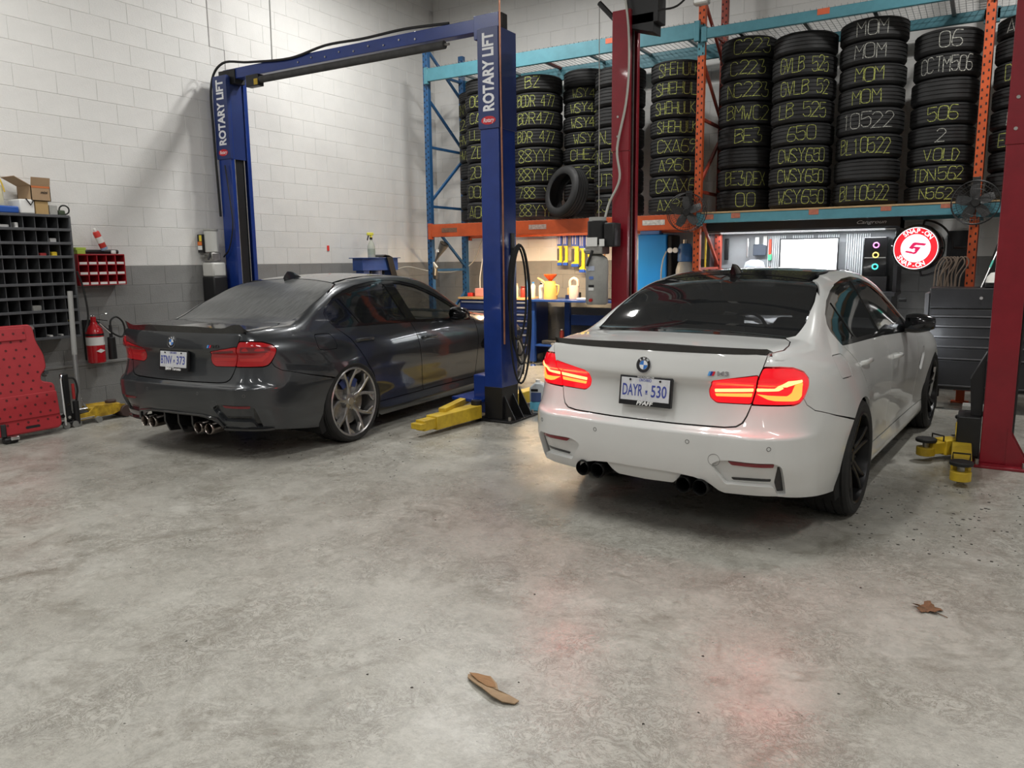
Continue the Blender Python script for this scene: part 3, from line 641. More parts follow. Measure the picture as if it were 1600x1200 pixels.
    cr = MB(); cr.prism([(.006, -.008), (.016, -.008), (.018, .006), (.014, .002), (.011, .009), (.008, .002), (.004, .006)], .006, .007, Tp); cr.box(.004, .018, -.015, -.011, .006, .007, T=Tp); cr.build('crown_mark', blu, fr)
    text('plate_province', 'ONTARIO', .022, blu, Tp @ Matrix.Translation((0, .057, .006)), fr, .01, .001, width=.075)
    wt = M('plate_frame_letter', (.8, .8, .8), .5); text('frame_lettering', cfg['dealer'], .03, wt, Tp @ Matrix.Translation((0, -.065, .0045)), fr, .03, .001, width=cfg['dw'], shear=cfg.get('dsh', 0))
    if cfg.get('toptext'): text('frame_lettering', cfg['toptext'], .012, wt, Tp @ Matrix.Translation((0, .0735, .0045)), fr, .01, .001, width=.10)
    for x in (-.09, .09): MB().cyl(Tp @ Vector((x, .058, .005)), Tp @ Vector((x, .058, .010)), .006, n=8).build('plate_screw', black, fr)
    # parking sensors, tow cover
    for x in (-.68, -.287, .277, .674):
        g = MB(); g.lathe([(.0085, .0), (.0095, .0015), (.0105, .0015), (.0115, 0)], 20, surfframe(x, .553, .0)); g.build('parking_sensor', M('sensor_ring', (.08, .08, .08), .5), t)
    g = MB(); g.lathe([(.030, .0), (.0305, .0009), (.0316, .0009), (.032, 0)], 28, surfframe(.419, .472)); g.build('tow_cover', M('sensor_ring'), t)
    # handles
    for m in (1, -1):
        for y, z, par in ((.225, .858, rdo), (1.20, .795, fdo)):
            P, N = ptn(SY(y), z); ex = Vector((0, 1, -.03)).normalized(); h = MB(); rings = []
            for u, d in ((-1, .002), (-.92, .022), (-.6, .034), (0, .038), (.6, .034), (.92, .022), (1, .002)):
                c = P + ex * u * .112 + N * d; w, q = (.013, .009) if abs(u) < .95 else (.015, .004)
                rings.append([c + Vector((0, 0, 1)) * w * math.cos(a) + N * q * math.sin(a) for a in (2 * math.pi * k / 10 for k in range(10))])
            rings = [[(m * p.x, p.y, p.z) for p in r] for r in rings]; h.rings(rings); h.build('door_handle', cfg['handm'], par[0 if m > 0 else 1], smooth=60)
            g = MB(); rr = [[(P + N * .0015 + ex * .055 * math.cos(a) + Vector((0, 0, .03)) * math.sin(a)) for a in (2 * math.pi * k / 20 for k in range(20))]]
            rr.append([P + N * .001 + (p - P) * .85 - N * .0 for p in rr[0]])
            g.rings([[(m * p.x, p.y, p.z) for p in r] for r in rr], True, False); g.build('handle_cup', cfg['cupm'], par[0 if m > 0 else 1])
    # mirrors
    for m in (1, -1):
        mo = MB(); rings = []
        for k in range(9):
            u = k / 8; x = .855 + .20 * u; ry = .085 * math.sin(math.pi * (.22 + .62 * u)) ** .6; rz = .078 * math.sin(math.pi * (.26 + .60 * u)) ** .6 * (1 - .12 * u); cy = 1.63 - .02 * u; cz = .985 + .008 * u
            rings.append([(m * x, cy + ry * (math.cos(a) if math.cos(a) > 0 else math.cos(a) * .55), cz + rz * math.sin(a) * (1 if math.sin(a) > 0 else .92)) for a in (2 * math.pi * j / 20 for j in range(20))])
        mi = mo.rings(rings).build('side_mirror', cfg['mirm'], t, smooth=70)
        a = MB(); a.tube([(m * .80, 1.76, .935), (m * .855, 1.72, .945), (m * .92, 1.65, .965)], [.04, .034, .03], 10); a.build('mirror_arm', black, mi)
        g = MB(); g.prism([(x, z) for x, z in ((-.085, -.035), (.075, -.045), (.10, 0), (.085, .045), (-.08, .045), (-.10, 0))], 0, .002, frame((m * .955, 1.583, .988), (1, 0, 0), (0, 0, 1)) if True else None); g.build('mirror_glass', M('mirror_glass', (.05, .055, .06), .03, 1.), mi)
    # wheels
    for x, y in ((.795, 0), (.785, YW)):
        add_wheel(t, cfg['wheels'], x, y, False); add_wheel(t, cfg['wheels'], -x, y, True)
    # wheel wells, floor pan, cabin
    for m in (1, -1):
        for yc in (0, YW):
            g = MB(); T = frame((0, yc, ZW), (0, 1, 0), (0, 0, 1)); g.lathe([(.36, m * .895), (.40, m * .88), (.395, m * .55), (.05, m * .55)], 30, T, a0=R(-25), a1=R(205)); g.build('wheel_well', liner, t)
    fl = MB(); fl.box(-.72, .72, .42, 2.40, .155, .20); fl.box(-.50, .50, -.70, .45, .22, .27); fl.box(-.55, .55, 2.4, 3.4, .18, .24); fl.build('underbody', M('underbody_black', (.01, .01, .01), .7), t, .01)
    ca = M('cabin_black', (.012, .012, .013), .65); g = MB(); g.box(-.70, .70, -.2, 2.3, .30, .34); g.box(-.76, .76, 1.72, 2.15, .55, .90); g.box(-.62, .62, -.45, .06, .84, .97); g.build('cabin', ca, t, .03)
    for x, y, w in ((-.37, .98, .25), (.37, .98, .25), (0, .22, .58)):
        g = MB(); g.box(x - w, x + w, y + .02, y + .55, .36, .56); T = Matrix.Translation((x, y, .50)) @ Matrix.Rotation(R(18), 4, 'X'); g.box(-w, w, -.07, .07, 0, .58 if w < .4 else .46, T=T)
        for hx in ((x,) if w < .4 else (-.36, .36)): g.box(-.12 + hx - x, .12 + hx - x, -.05, .05, *((.60, .78) if w < .4 else (.48, .56)), T=T)
        g.build('seat', M('seat_leather', (.02, .019, .018), .5), t, .03)
    g = MB(); g.tube([(-.37 + .18 * math.cos(a), 1.58 + .05 * math.sin(a), .86 + .17 * math.sin(a)) for a in (2 * math.pi * k / 24 for k in range(25))], .014, 8); g.build('steering_wheel', ca, t)
    # exhausts and lower rear
    for x in cfg['exx']:
        g = MB(); T = frame((x, -.70, cfg['exz']), (1, 0, 0), (0, 0, 1)); g.lathe([(.0, .16), (.034, .16), (.0345, .295), (.040, .305), (.0445, .298), (.0455, .28), (.044, 0)], 28, T); g.build('exhaust_tip', cfg['exm'], t)
    cfg['diff'](t)
    if dz or sx != 1:
        for ch in t.children:
            if ch.name.startswith('wheel') and not ch.name.startswith('wheel_well'): ch.scale.x = 1 / sx if False else 1; continue
            ch.location.z += dz
    t.scale = (sx, 1, 1)
    return t
# ---------- paints ----------
white = M('alpine_white_paint', (.66, .67, .66), .28, coat=.9, var=.03, vs=3)
grey = M('mineral_grey_paint', (.036, .040, .045), .28, .45, coat=1., var=.05, vs=2)
cf = M('carbon_fibre_black', (.012, .012, .013), .22, coat=.8, var=.4, vs=220)
tirem = M('tyre_rubber', (.018, .018, .018), .75, var=.35, vs=14)
rimB = M('rim_black', (.02, .02, .021), .3, .6); rimG = M('rim_brushed_grey', (.42, .415, .41), .30, .9, var=.15, vs=40)
wm_w = wheel_meshes('double', rimB, tirem, rimB); wm_d = wheel_meshes('split', rimG, tirem, rimG, .284)
tint = M('tinted_glass', (.012, .013, .014), .03, alpha=.95, coat=.4); clear = M('door_glass', (.02, .024, .022), .03, alpha=.55, coat=.4); dusty = M('dusty_rear_glass', (.10, .105, .105), .30, var=.5, vs=7, alpha=.93, coat=.15, stretch=(9, 1.2, 1))
red = M('tail_lens_red', (.32, .004, .010), .12, coat=.9, emit=(.9, .004, .012), es=.62); red2 = M('tail_lens_red_faint_glow', (.36, .008, .012), .12, coat=.9, emit=(.5, .01, .01), es=.06); redd = M('tail_lens_dark', (.16, .012, .016), .15, coat=.9); redb = M('tail_lens_bright', (.55, .02, .02), .15, coat=.9)  # dark car's lamps are off; its lens material is given a faint glow
hot = M('brake_bar_hot', (1, .5, .3), .3, emit=(1, .036, .010), es=22); amb = M('brake_bar_amber', (1, .4, .1), .3, emit=(1, .015, .002), es=21)
reflr = M('reflector_red', (.22, .012, .02), .2, coat=.5); glossb = M('gloss_black_trim', (.008, .008, .009), .12, coat=.5)
def diff_white(t):
    p = rnd([(.235, .366), (.188, .372), (0, .374), (-.188, .372), (-.235, .366), (-.20, .318), (-.17, .292), (0, .286), (.17, .292), (.20, .318)], .01)
    panel('rear_diffuser', 'dfw', p, white, t, off=-.022, res=.04, gap=0)
    b = MB(); b.box(-.46, .46, -.88, -.80, .28, .37); b.build('exhaust_box', M('wheel_liner_black'), t, .02)
def diff_dark(t):
    gb = M('carbon_fibre_black'); b = MB(); b.box(-.46, .46, -.88, -.80, .24, .375); b.build('exhaust_box', M('wheel_liner_black'), t, .02)
    g = MB(); g.tube([(-.47, -.965, .30), (-.43, -.99, .365), (-.3, -1.01, .385), (0, -1.025, .388), (.3, -1.01, .385), (.43, -.99, .365), (.47, -.965, .30)], .011, 8); d = g.build('rear_diffuser', gb, t)
    for x in (-.155, 0, .155):
        f = MB(); f.prism([(-.99, .38), (-.99, .30), (-.95, .215), (-.80, .20), (-.80, .38)], x - .008, x + .008, frame((0, 0, 0), (0, 1, 0), (0, 0, 1))); f.build('diffuser_fin', gb, d, .004)
    for sg in (-1, 1):
        f = MB(); pl = []
        for s, dd in ((.46, .012), (.55, .014), (.70, .018), (.79, .02), (.86, .012)):
            P, N = ptn(s, .295); N.z = 0; N.normalize(); P2, N2 = ptn(s, .345); pl.append([(sg * a.x, a.y, a.z) for a in (P + N * dd + Vector((0, 0, -.018)), P + N * dd + Vector((0, 0, -.004)), P - N * .02 + Vector((0, 0, .01)), P - N * .03 + Vector((0, 0, -.03)))])
        f.rings(pl); f.build('bumper_splitter', gb, t)
smoke = M('smoked_side_glass', (.01, .011, .012), .03, alpha=.88, coat=.4)
cfgw = dict(gside=tint, glass=tint, gdark=tint, reflm=reflr, lens=red, lit=(hot, amb), sp=lambda u: .004 + .006 * (1 - u ** 2), spm=cf, finm=glossb, badgem=M('chrome', (.75, .76, .78), .12, 1.), plate=('DAYR', '530'), dealer='PFAFF', dw=.10, dsh=.25, toptext='WWW.PFAFFBMW.COM', handm=white, cupm=white, mirm=glossb, wheels=wm_w, exx=(-.385, -.285, .248, .345), exz=.315, exm=M('exhaust_black', (.02, .02, .02), .3, .8), diff=diff_white)
cfgd = dict(gside=smoke, glass=clear, gdark=dusty, reflm=reflr, lens=red2, lens2=redd, lens3=redb, sp=lambda u: .022 + .018 * sstep(.75, .95, u) - .012 * sstep(.35, .75, u) * (1 - sstep(.75, .95, u)), spm=cf, finm=grey, badgem=glossb, plate=('BTNV', '373'), dealer='BMW Toronto', dw=.17, handm=grey, cupm=M('shadow_cup', (.02, .02, .022), .3), mirm=glossb, wheels=wm_d, exx=(-.375, -.285, .23, .345), exz=.285, exm=M('exhaust_burnt', (.25, .22, .2), .25, 1.), diff=diff_dark, ventm=grey)
cfgw['hlm'] = M('headlight_lit', (1, 1, 1), .2, emit=(.9, .95, 1), es=12); cfgd['hlm'] = clear
car_w = make_car('sedan', 'white sedan with black carbon roof and glowing red tail lights, nose to the workbench', (-1.4218, 4.7947, -.0806), 0, .955, white, cf, cfgw)
car_d = make_car('sedan', 'dark grey sedan with dusty rear window and silver split-spoke wheels under blue lift', (-5.3193, 4.6683, .0593), -.035, 1, grey, grey, cfgd)
# ---------- two-post lifts ----------
blue = M('lift_blue_paint', (.010, .036, .21), .3, coat=.3, var=.15, vs=5); navy = M('lift_navy_cover', (.018, .035, .14), .35, coat=.2, var=.1, vs=5); redp = M('lift_red_paint', (.23, .008, .018), .33, coat=.3, var=.15, vs=5)
blk = M('satin_black', (.012, .012, .013), .45, var=.2, vs=12); yel = M('safety_yellow_worn', (.62, .44, .03), .45, var=.3, vs=5, col2=(.40, .26, .02)); steel = M('worn_steel', (.40, .39, .37), .38, .8, var=.25, vs=20); gry = M('tank_grey', (.36, .36, .34), .45, var=.15, vs=8); rub = M('black_rubber', (.014, .014, .014), .6)
wlet = M('white_lettering', (.82, .83, .85), .5); rlogo = M('logo_red', (.55, .02, .03), .4); ltgrey = M('plastic_light_grey', (.55, .55, .52), .4); paper = M('sticker_white', (.75, .75, .73), .5)
def cchan(x0, x1, y0, y1, z0, z1, op, th=.012, lip=.05):
    """column section open towards op (+1: +x, -1: -x)"""
    if op > 0: P = [(x0, y0), (x1, y0), (x1, y0 + lip), (x1 - th, y0 + lip), (x1 - th, y0 + th), (x0 + th, y0 + th), (x0 + th, y1 - th), (x1 - th, y1 - th), (x1 - th, y1 - lip), (x1, y1 - lip), (x1, y1), (x0, y1)]
    else: P = [(x1, y1), (x0, y1), (x0, y1 - lip), (x0 + th, y1 - lip), (x0 + th, y1 - th), (x1 - th, y1 - th), (x1 - th, y0 + th), (x0 + th, y0 + th), (x0 + th, y0 + lip), (x0, y0 + lip), (x0, y0), (x1, y0)]
    return MB().prism(P, z0, z1)
def base(t, x0, x1, y0, y1, m, out, h=.28):
    p = MB().box(x0, x1, y0, y1, 0, .02).build('base_plate', m, t, .004); k = x1 if out > 0 else x0; c = (x0 + .07) if out < 0 else (x1 - .07)
    for y in (y0 + .10, (y0 + y1) / 2, y1 - .10):
        MB().prism([(0, .02), (-out * .14, .02), (-out * .14, h)] if out < 0 else [(0, .02), (-.14, h), (-.14, .02)], -.006, .006, frame((k - out * .01, y, 0), (1, 0, 0), (0, 0, 1))).build('gusset', m, p)
    for x in (x0 + .04, x1 - .04):
        for y in (y0 + .04, y1 - .04): MB().cyl((x, y, .02), (x, y, .055), .014, n=6).build('anchor_bolt', steel, p)
    return p
def lift_arm(t, a, b, w=.12, h=.11, z=.05, pad=True, ext=.30):
    """square arm tube from the hinge a to b with a thinner inner tube and a pad"""
    a, b = Vector((*a, z + h / 2)), Vector((*b, z + h / 2)); d = (b - a).normalized()
    o = MB().bar(a, b, w, h).build('lift_arm', yel, t, .006); e = b + d * ext * .5
    MB().bar(b - d * .05, e, w * .76, h * .76).build('inner_tube', yel, o, .005)
    if pad:
        c = e + d * .02; MB().cyl(c + Vector((0, 0, -.05)), c + Vector((0, 0, .01)), .062, n=24).build('pad_socket', yel, o, .004)
        MB().cyl(c + Vector((0, 0, .0)), c + Vector((0, 0, .05)), .022, n=14).build('pad_screw', steel, o); MB().lathe([(0, .05), (.066, .05), (.07, .056), (.07, .07), (.064, .076), (0, .074)], 28, Matrix.Translation(c)).build('rubber_pad', rub, o)
        MB().tube([b + d * .02 + Vector((s * d.y * .05, -s * d.x * .05, .05)) + Vector((0, 0, q)) for s, q in ((-1, 0), (-1, .04), (1, .04), (1, 0))], .006, 6).build('pad_handle', blk, o)
    else: MB().bar(e - d * .02, e + d * .05, w * .9, .05).build('arm_tip', yel, o, .005)
    return o
# blue lift
L1 = thing('two_post_lift', 'blue two-post car lift with overhead beam around the dark grey sedan', 'car lift', (-5.57, 6.1, 0))
def P1(mb, name, m, par=None, bevel=0): o = mb.build(name, m, par or L1, bevel); 
XA0, XA1, XB0, XB1, CY0, CY1 = -7.42, -7.22, -3.92, -3.73, 5.96, 6.24
def loc(o, root): o.location = -Vector(root.location) if o.parent == root else o.location; return o
def sub(root, mb, name, m, bevel=0, par=None):
    o = mb.build(name, m, par or root, bevel)
    if par is None: o.location = -Vector(root.location)
    return o
cl = sub(L1, cchan(XA0, XA1, CY0, CY1, .02, 3.46, 1), 'column', blue, .004); cr = sub(L1, cchan(XB0, XB1, CY0, CY1, .30, 3.42, -1), 'column', blue, .004)
sub(L1, cchan(XB0 - .002, XB1 + .002, CY0 - .002, CY1 + .002, .02, .32, -1), 'column_foot', blk, .004, cr)
for c, x0, x1, zt in ((cl, XA0, XA1, 3.50), (cr, XB0, XB1, 3.46)):
    cv = sub(L1, MB().box(x0 - .012, x1 + .012, CY0 - .012, CY0 + .03, 2.62, zt).box(x1 if x0 > -5 else x1 - .02, x1 + .012 if x0 > -5 else x1 - .019, CY0, CY1 + .01, 2.62, zt), 'column_cover', navy, .003, c)
    text('lettering', 'ROTARY LIFT', .155, wlet, frame(((x0 + x1) / 2 + .01, CY0 - .0135, (2.74 + zt - .02) / 2), (0, 0, 1), (-1, 0, 0)), cv, .035, .001, width=zt - .05 - 2.76)
    T = frame(((x0 + x1) / 2, CY0 - .0135, 2.69), (1, 0, 0), (0, 0, 1)); MB().prism([(.075 * math.cos(a), .036 * math.sin(a)) for a in (2 * math.pi * k / 28 for k in range(28))], 0, .001, T).build('logo_oval', rlogo, cv); text('logo_lettering', 'Rotary', .05, wlet, T @ Matrix.Translation((0, .0, .001)), cv, .01, .001, width=.115, shear=.25)
    sub(L1, MB().box(x0 + .04, x1 - .04, CY0 + .07, CY1 - .07, .1, 3.4), 'lift_cylinder', blk, .01, c)
    for y in (CY0 + .075, CY1 - .075): sub(L1, MB().cyl((x0 + (.17 if x0 < -5 else .03), y, .1), (x0 + (.17 if x0 < -5 else .03), y, 3.4), .006, n=6), 'cable', steel, 0, c)
bz = lambda x: 3.50
sub(L1, MB().box(-7.36, -3.78, 6.045, 6.155, 3.47, 3.58), 'overhead_beam', blue, .004); sub(L1, MB().box(-4.02, -3.76, 6.03, 6.17, 3.40, 3.60), 'beam_bracket', blue, .004); sub(L1, MB().box(-7.42, -7.16, 6.03, 6.17, 3.42, 3.57), 'beam_bracket', blk, .004); sub(L1, MB().box(-3.80, -3.74, 6.05, 6.15, 3.46, 3.60), 'pulley_guard', blk, .01)
sub(L1, MB().cyl((-6.75, 6.02, 3.405), (-4.33, 6.02, 3.405), .036, n=14), 'height_sensor_bar', M('foam_bar_grey', (.06, .06, .06), .8, var=.3, vs=10)); sub(L1, MB().cyl((-4.34, 6.02, 3.405), (-4.28, 6.02, 3.405), .012, n=8), 'bar_pin', steel)
sw = sub(L1, MB().box(-6.93, -6.74, 5.98, 6.06, 3.34, 3.46), 'limit_switch', blk, .006); sub(L1, MB().box(-6.80, -6.745, 5.975, 5.981, 3.35, 3.41), 'warning_sticker', yel, 0, sw)
for k in range(9): x = -6.2 + k * .19; sub(L1, MB().cyl((x, 6.035, 3.51 + .02 * (k % 2)), (x, 6.046, 3.51 + .02 * (k % 2)), .009, n=8), 'beam_bolt', steel)
sub(L1, MB().tube(smoothline([(-7.43, 5.94, 2.0), (-7.44, 5.93, 2.9), (-7.45, 5.95, 3.42), (-7.28, 5.98, 3.63), (-6.9, 6.02, 3.60), (-6.3, 6.03, 3.56), (-5.8, 6.035, 3.615), (-5.3, 6.035, 3.605), (-4.8, 6.04, 3.615), (-4.3, 6.05, 3.59)], 6), .013, 8), 'hydraulic_hose', rub)
sub(L1, MB().tube(smoothline([(-7.29, 5.93, 2.55), (-7.24, 5.925, 2.2), (-7.22, 5.925, 1.9), (-7.3, 5.925, 1.65), (-7.40, 5.92, 1.55)], 6), .008, 6), 'hydraulic_hose', rub)
# power unit on the left column
pu = sub(L1, MB().cyl((-7.44, 5.80, 1.60), (-7.44, 5.80, 1.84), .075, n=20), 'motor', ltgrey, .01)
sub(L1, MB().cyl((-7.44, 5.80, 1.84), (-7.44, 5.80, 1.86), .08, n=20), 'motor_cap', gry, 0, pu); sub(L1, MB().box(-7.55, -7.47, 5.70, 5.76, 1.60, 1.80), 'switch_box', blk, .004, pu); sub(L1, MB().box(-7.545, -7.475, 5.697, 5.70, 1.68, 1.72), 'warning_label', M('label_orange', (.75, .18, .03), .5), 0, pu); sub(L1, MB().box(-7.515, -7.475, 5.697, 5.70, 1.725, 1.79), 'warning_label', M('label_yellow', (.75, .6, .05), .5), 0, pu); sub(L1, MB().box(-7.545, -7.475, 5.697, 5.70, 1.63, 1.675), 'warning_label', paper, 0, pu)
sub(L1, MB().box(-7.51, -7.37, 5.74, 5.86, 1.50, 1.60), 'pump_block', steel, .01, pu); sub(L1, MB().cyl((-7.52, 5.72, 1.56), (-7.45, 5.72, 1.56), .02, n=10), 'valve', steel, 0, pu); sub(L1, MB().cyl((-7.40, 5.71, 1.52), (-7.40, 5.75, 1.60), .012, n=8), 'release_lever', blk, 0, pu)
sub(L1, MB().box(-7.53, -7.34, 5.72, 5.90, 1.33, 1.49), 'reservoir_top', ltgrey, .02, pu); sub(L1, MB().box(-7.535, -7.335, 5.715, 5.905, 1.0, 1.335), 'reservoir', blk, .015, pu)
base(L1, -4.00, -3.60, 5.90, 6.40, blk, 1); base(L1, -7.54, -7.10, 5.90, 6.40, blk, -1)
for o in list(L1.children):
    if o.name.startswith('base_plate'): o.location = -Vector(L1.location)
cg = sub(L1, MB().box(-4.06, -3.90, 5.98, 6.22, .06, .42), 'carriage', blue, .01); sub(L1, MB().prism([(-4.28, 5.93), (-3.93, 5.88), (-3.93, 6.32), (-4.28, 6.30)], .17, .20), 'carriage_plate', blue, .004, cg)
a1 = lift_arm(L1, (-3.95, 5.86), (-4.00, 5.24), .13, .12, .04, False); a1.location = -Vector(L1.location)
sub(L1, MB().bar((-4.22, 6.25, .17), (-4.02, 5.42, .165), .07, .06), 'arm_brace', yel, .005); sub(L1, MB().cyl((-3.95, 5.86, .03), (-3.95, 5.86, .20), .05, n=16), 'hinge_pin', blk)
a2 = lift_arm(L1, (-3.98, 6.36), (-3.95, 7.05), .13, .12, .04, False); a2.location = -Vector(L1.location)
# red lift
L2 = thing('two_post_lift', 'dark red two-post car lift with black overhead beam around the white sedan', 'car lift', (-1.3, 6.4, 0))
RX0, RX1, RY0, RY1 = -2.80, -2.655, 6.30, 6.53
c1 = sub(L2, cchan(RX0, RX1, RY0, RY1, .02, 3.50, 1), 'column', redp, .004); sub(L2, MB().box(RX0 - .008, RX1 + .008, RY0 - .008, RY0 + .03, 2.38, 3.505), 'column_cover', redp, .003, c1)
sub(L2, MB().box(RX0 + .03, RX1 - .045, RY0 + .06, RY1 - .06, .1, 3.42), 'lift_cylinder', blk, .01, c1)
for y, m in ((RY0 + .085, steel), (RY1 - .085, steel)): sub(L2, MB().box(RX1 - .03, RX1 - .018, y - .006, y + .006, .1, 3.42), 'guide_cable', m, 0, c1)
for z in (2.50, 2.66): sub(L2, MB().cyl((RX0 + .05, RY0 - .012, z), (RX0 + .05, RY0 - .006, z), .010, n=8), 'cover_bolt', steel, 0, c1)
c2 = sub(L2, cchan(.055, .235, RY0, RY1 + .04, .02, 3.62, -1), 'column', redp, .004); sub(L2, MB().box(.047, .243, RY0 - .008, RY0 + .03, 2.2, 3.62), 'column_cover', redp, .003, c2)
for z in (2.30, 2.50): sub(L2, MB().cyl((.10, RY0 - .014, z), (.10, RY0 - .007, z), .012, n=8), 'cover_bolt', steel, 0, c2)
sub(L2, MB().box(-2.74, .2, 6.36, 6.47, 3.60, 3.72), 'overhead_beam', blk, .004); sub(L2, MB().box(-2.70, -2.42, 6.33, 6.50, 3.38, 3.66), 'beam_bracket', blk, .006); sub(L2, MB().prism([(-2.66, 3.36), (-2.46, 3.30), (-2.46, 3.46), (-2.66, 3.46)], -6.50, -6.33, frame((0, 0, 0), (1, 0, 0), (0, 0, 1))), 'gusset_bracket', blk, .003)
ls = sub(L2, MB().box(-2.12, -2.00, 6.28, 6.36, 3.44, 3.68), 'limit_switch', M('cast_aluminium', (.62, .62, .60), .4, .6), .012); sub(L2, MB().cyl((-2.02, 6.31, 3.56), (-1.0, 6.31, 3.70), .03, n=12), 'height_sensor_bar', blk); sub(L2, MB().tube(smoothline([(-2.10, 6.30, 3.58), (-2.25, 6.30, 3.46), (-2.42, 6.32, 3.46)], 5), .008, 6), 'switch_cable', rub)
sub(L2, MB().cyl((-2.80, 6.32, 3.45), (-2.94, 6.32, 3.60), .022, n=10), 'cable_roller', blk)
sub(L2, MB().tube(smoothline([(-2.72, 6.28, 3.75), (-2.66, 6.275, 3.40), (-2.645, 6.27, 3.05), (-2.67, 6.27, 2.75), (-2.74, 6.26, 2.4), (-2.715, 6.26, 2.15), (-2.80, 6.24, 1.95), (-2.83, 6.22, 1.82)], 6), .010, 8), 'hydraulic_hose', M('hose_grey', (.42, .42, .38), .5))
p2 = sub(L2, MB().cyl((-2.87, 6.16, 1.60), (-2.87, 6.16, 1.80), .085, n=20), 'motor', blk, .006); sub(L2, MB().cyl((-2.87, 6.16, 1.80), (-2.87, 6.16, 1.83), .075, n=20), 'motor_cap', gry, 0, p2); sub(L2, MB().box(-2.79, -2.69, 6.10, 6.25, 1.58, 1.78), 'capacitor_box', blk, .012, p2); sub(L2, MB().box(-2.93, -2.83, 6.066, 6.072, 1.585, 1.66), 'label', paper, 0, p2); sub(L2, MB().box(-2.81, -2.765, 6.066, 6.072, 1.585, 1.645), 'label', paper, 0, p2); sub(L2, MB().box(-2.95, -2.79, 6.08, 6.24, 1.52, 1.60), 'pump_block', steel, .01, p2); sub(L2, MB().cyl((-2.96, 6.10, 1.55), (-2.91, 6.10, 1.55), .022, n=12), 'valve', steel, 0, p2); sub(L2, MB().tube([(-2.88, 6.08, 1.55), (-2.905, 6.05, 1.45), (-2.915, 6.05, 1.42)], .012, 8), 'release_lever', blk, 0, p2)
tk = MB(); tk.lathe([(0, 1.09), (.085, 1.09), (.098, 1.11), (.098, 1.46), (.085, 1.49), (.04, 1.52), (0, 1.52)], 28, Matrix.Translation((-2.875, 6.165, 0)) @ Matrix.Diagonal((1.0, .95, 1, 1))); tk = sub(L2, tk, 'reservoir', gry, 0, p2)
for x, z, w, h, m in ((-2.885, 1.40, .06, .04, M('label_blue_grey', (.45, .5, .62), .5)), (-2.885, 1.32, .04, .025, M('label_blue', (.12, .2, .5), .5)), (-2.885, 1.25, .05, .02, blk), (-2.885, 1.225, .05, .025, paper)): sub(L2, MB().box(x - w / 2, x + w / 2, 6.068, 6.074, z - h / 2, z + h / 2), 'label', m, 0, p2)
sub(L2, MB().cyl((-2.885, 6.05, 1.13), (-2.885, 6.075, 1.13), .014, n=12), 'drain_plug', M('plug_red', (.45, .02, .02), .4), 0, p2)
base(L2, .0, .36, 6.20, 6.62, redp, 1); base(L2, -2.95, -2.60, 6.20, 6.62, redp, -1)
for o in list(L2.children):
    if o.name.startswith('base_plate'): o.location = -Vector(L2.location)
cg = sub(L2, MB().box(-.10, .05, 6.30, 6.56, .05, .34), 'carriage', blk, .01); sub(L2, MB().prism([(.05, .34), (-.02, .34), (-.04, .60), (.05, .80)][::-1], -6.50, -6.36, frame((0, 0, 0), (1, 0, 0), (0, 0, 1))), 'carriage_fin', blk, .003, cg)
a = lift_arm(L2, (-.06, 6.32), (-.05, 5.80), .12, .11, .04, True, .32); a.location = -Vector(L2.location)
a = lift_arm(L2, (-.10, 6.46), (-.20, 6.34), .12, .11, .04, True, .22); a.location = -Vector(L2.location)
a = lift_arm(L2, (-.05, 6.55), (-.06, 7.1), .12, .11, .04, True, .3); a.location = -Vector(L2.location)
sub(L2, MB().tube([(.245, 6.60, .05), (.255, 6.60, 1.2), (.262, 6.58, 2.6)], .012, 8), 'hydraulic_line', blk)
# hoses and lines hung on and beside the blue lift
hz = MB(); cx, cy = -3.675, 6.16
def loop(dx, zt, zb, w, ph): return [(cx + dx + w * math.sin(a) * .35, cy + .02 * dx + w * math.sin(a), (zt + zb) / 2 + (zt - zb) / 2 * math.cos(a)) for a in (2 * math.pi * k / 36 + ph for k in range(37))]
pts = loop(.0, 1.60, .75, .10, 0)[:-1] + loop(.02, 1.62, .60, .11, 0)[:-1] + loop(.04, 1.60, .52, .10, 0)[:-1] + loop(.03, 1.61, .34, .12, 0)
hz.tube(pts, .0095, 8); tag(hz.build('air_hose', rub), 'looped black air hose hung on the right blue lift post', 'hose')
hk = MB(); hk.tube([(XB1 + .004, 6.16, 1.58), (-3.66, 6.16, 1.575), (-3.64, 6.16, 1.62)], .008, 6); hk.box(-3.73, -3.715, 6.13, 6.19, 1.52, 1.72); tag(hk.build('hose_hook', blk, None, .002), 'black hook bracket holding the looped hose on the blue post', 'hook')
tag(MB().tube([(-3.712, 5.985, .72), (-3.712, 5.985, 2.0), (-3.705, 5.96, 3.3), (-3.70, 5.95, 5.6)], .009, 8).build('copper_pipe', M('copper', (.42, .20, .13), .4, .6, var=.25, vs=10)), 'thin copper air line running up beside the right blue post', 'pipe')
tag(MB().tube([(-7.10, 6.52, 3.60), (-7.06, 6.5, 4.4), (-7.03, 6.5, 5.6)], .008, 6).build('power_cable', gry), 'thin grey power cable hanging down to the blue lift', 'cable')
tag(MB().tube([(-2.93, 6.32, 1.2), (-2.935, 6.32, 2.6), (-2.94, 6.32, 3.6)], .004, 6).build('pull_cord', gry), 'thin grey cord hanging along the left red post', 'cord')
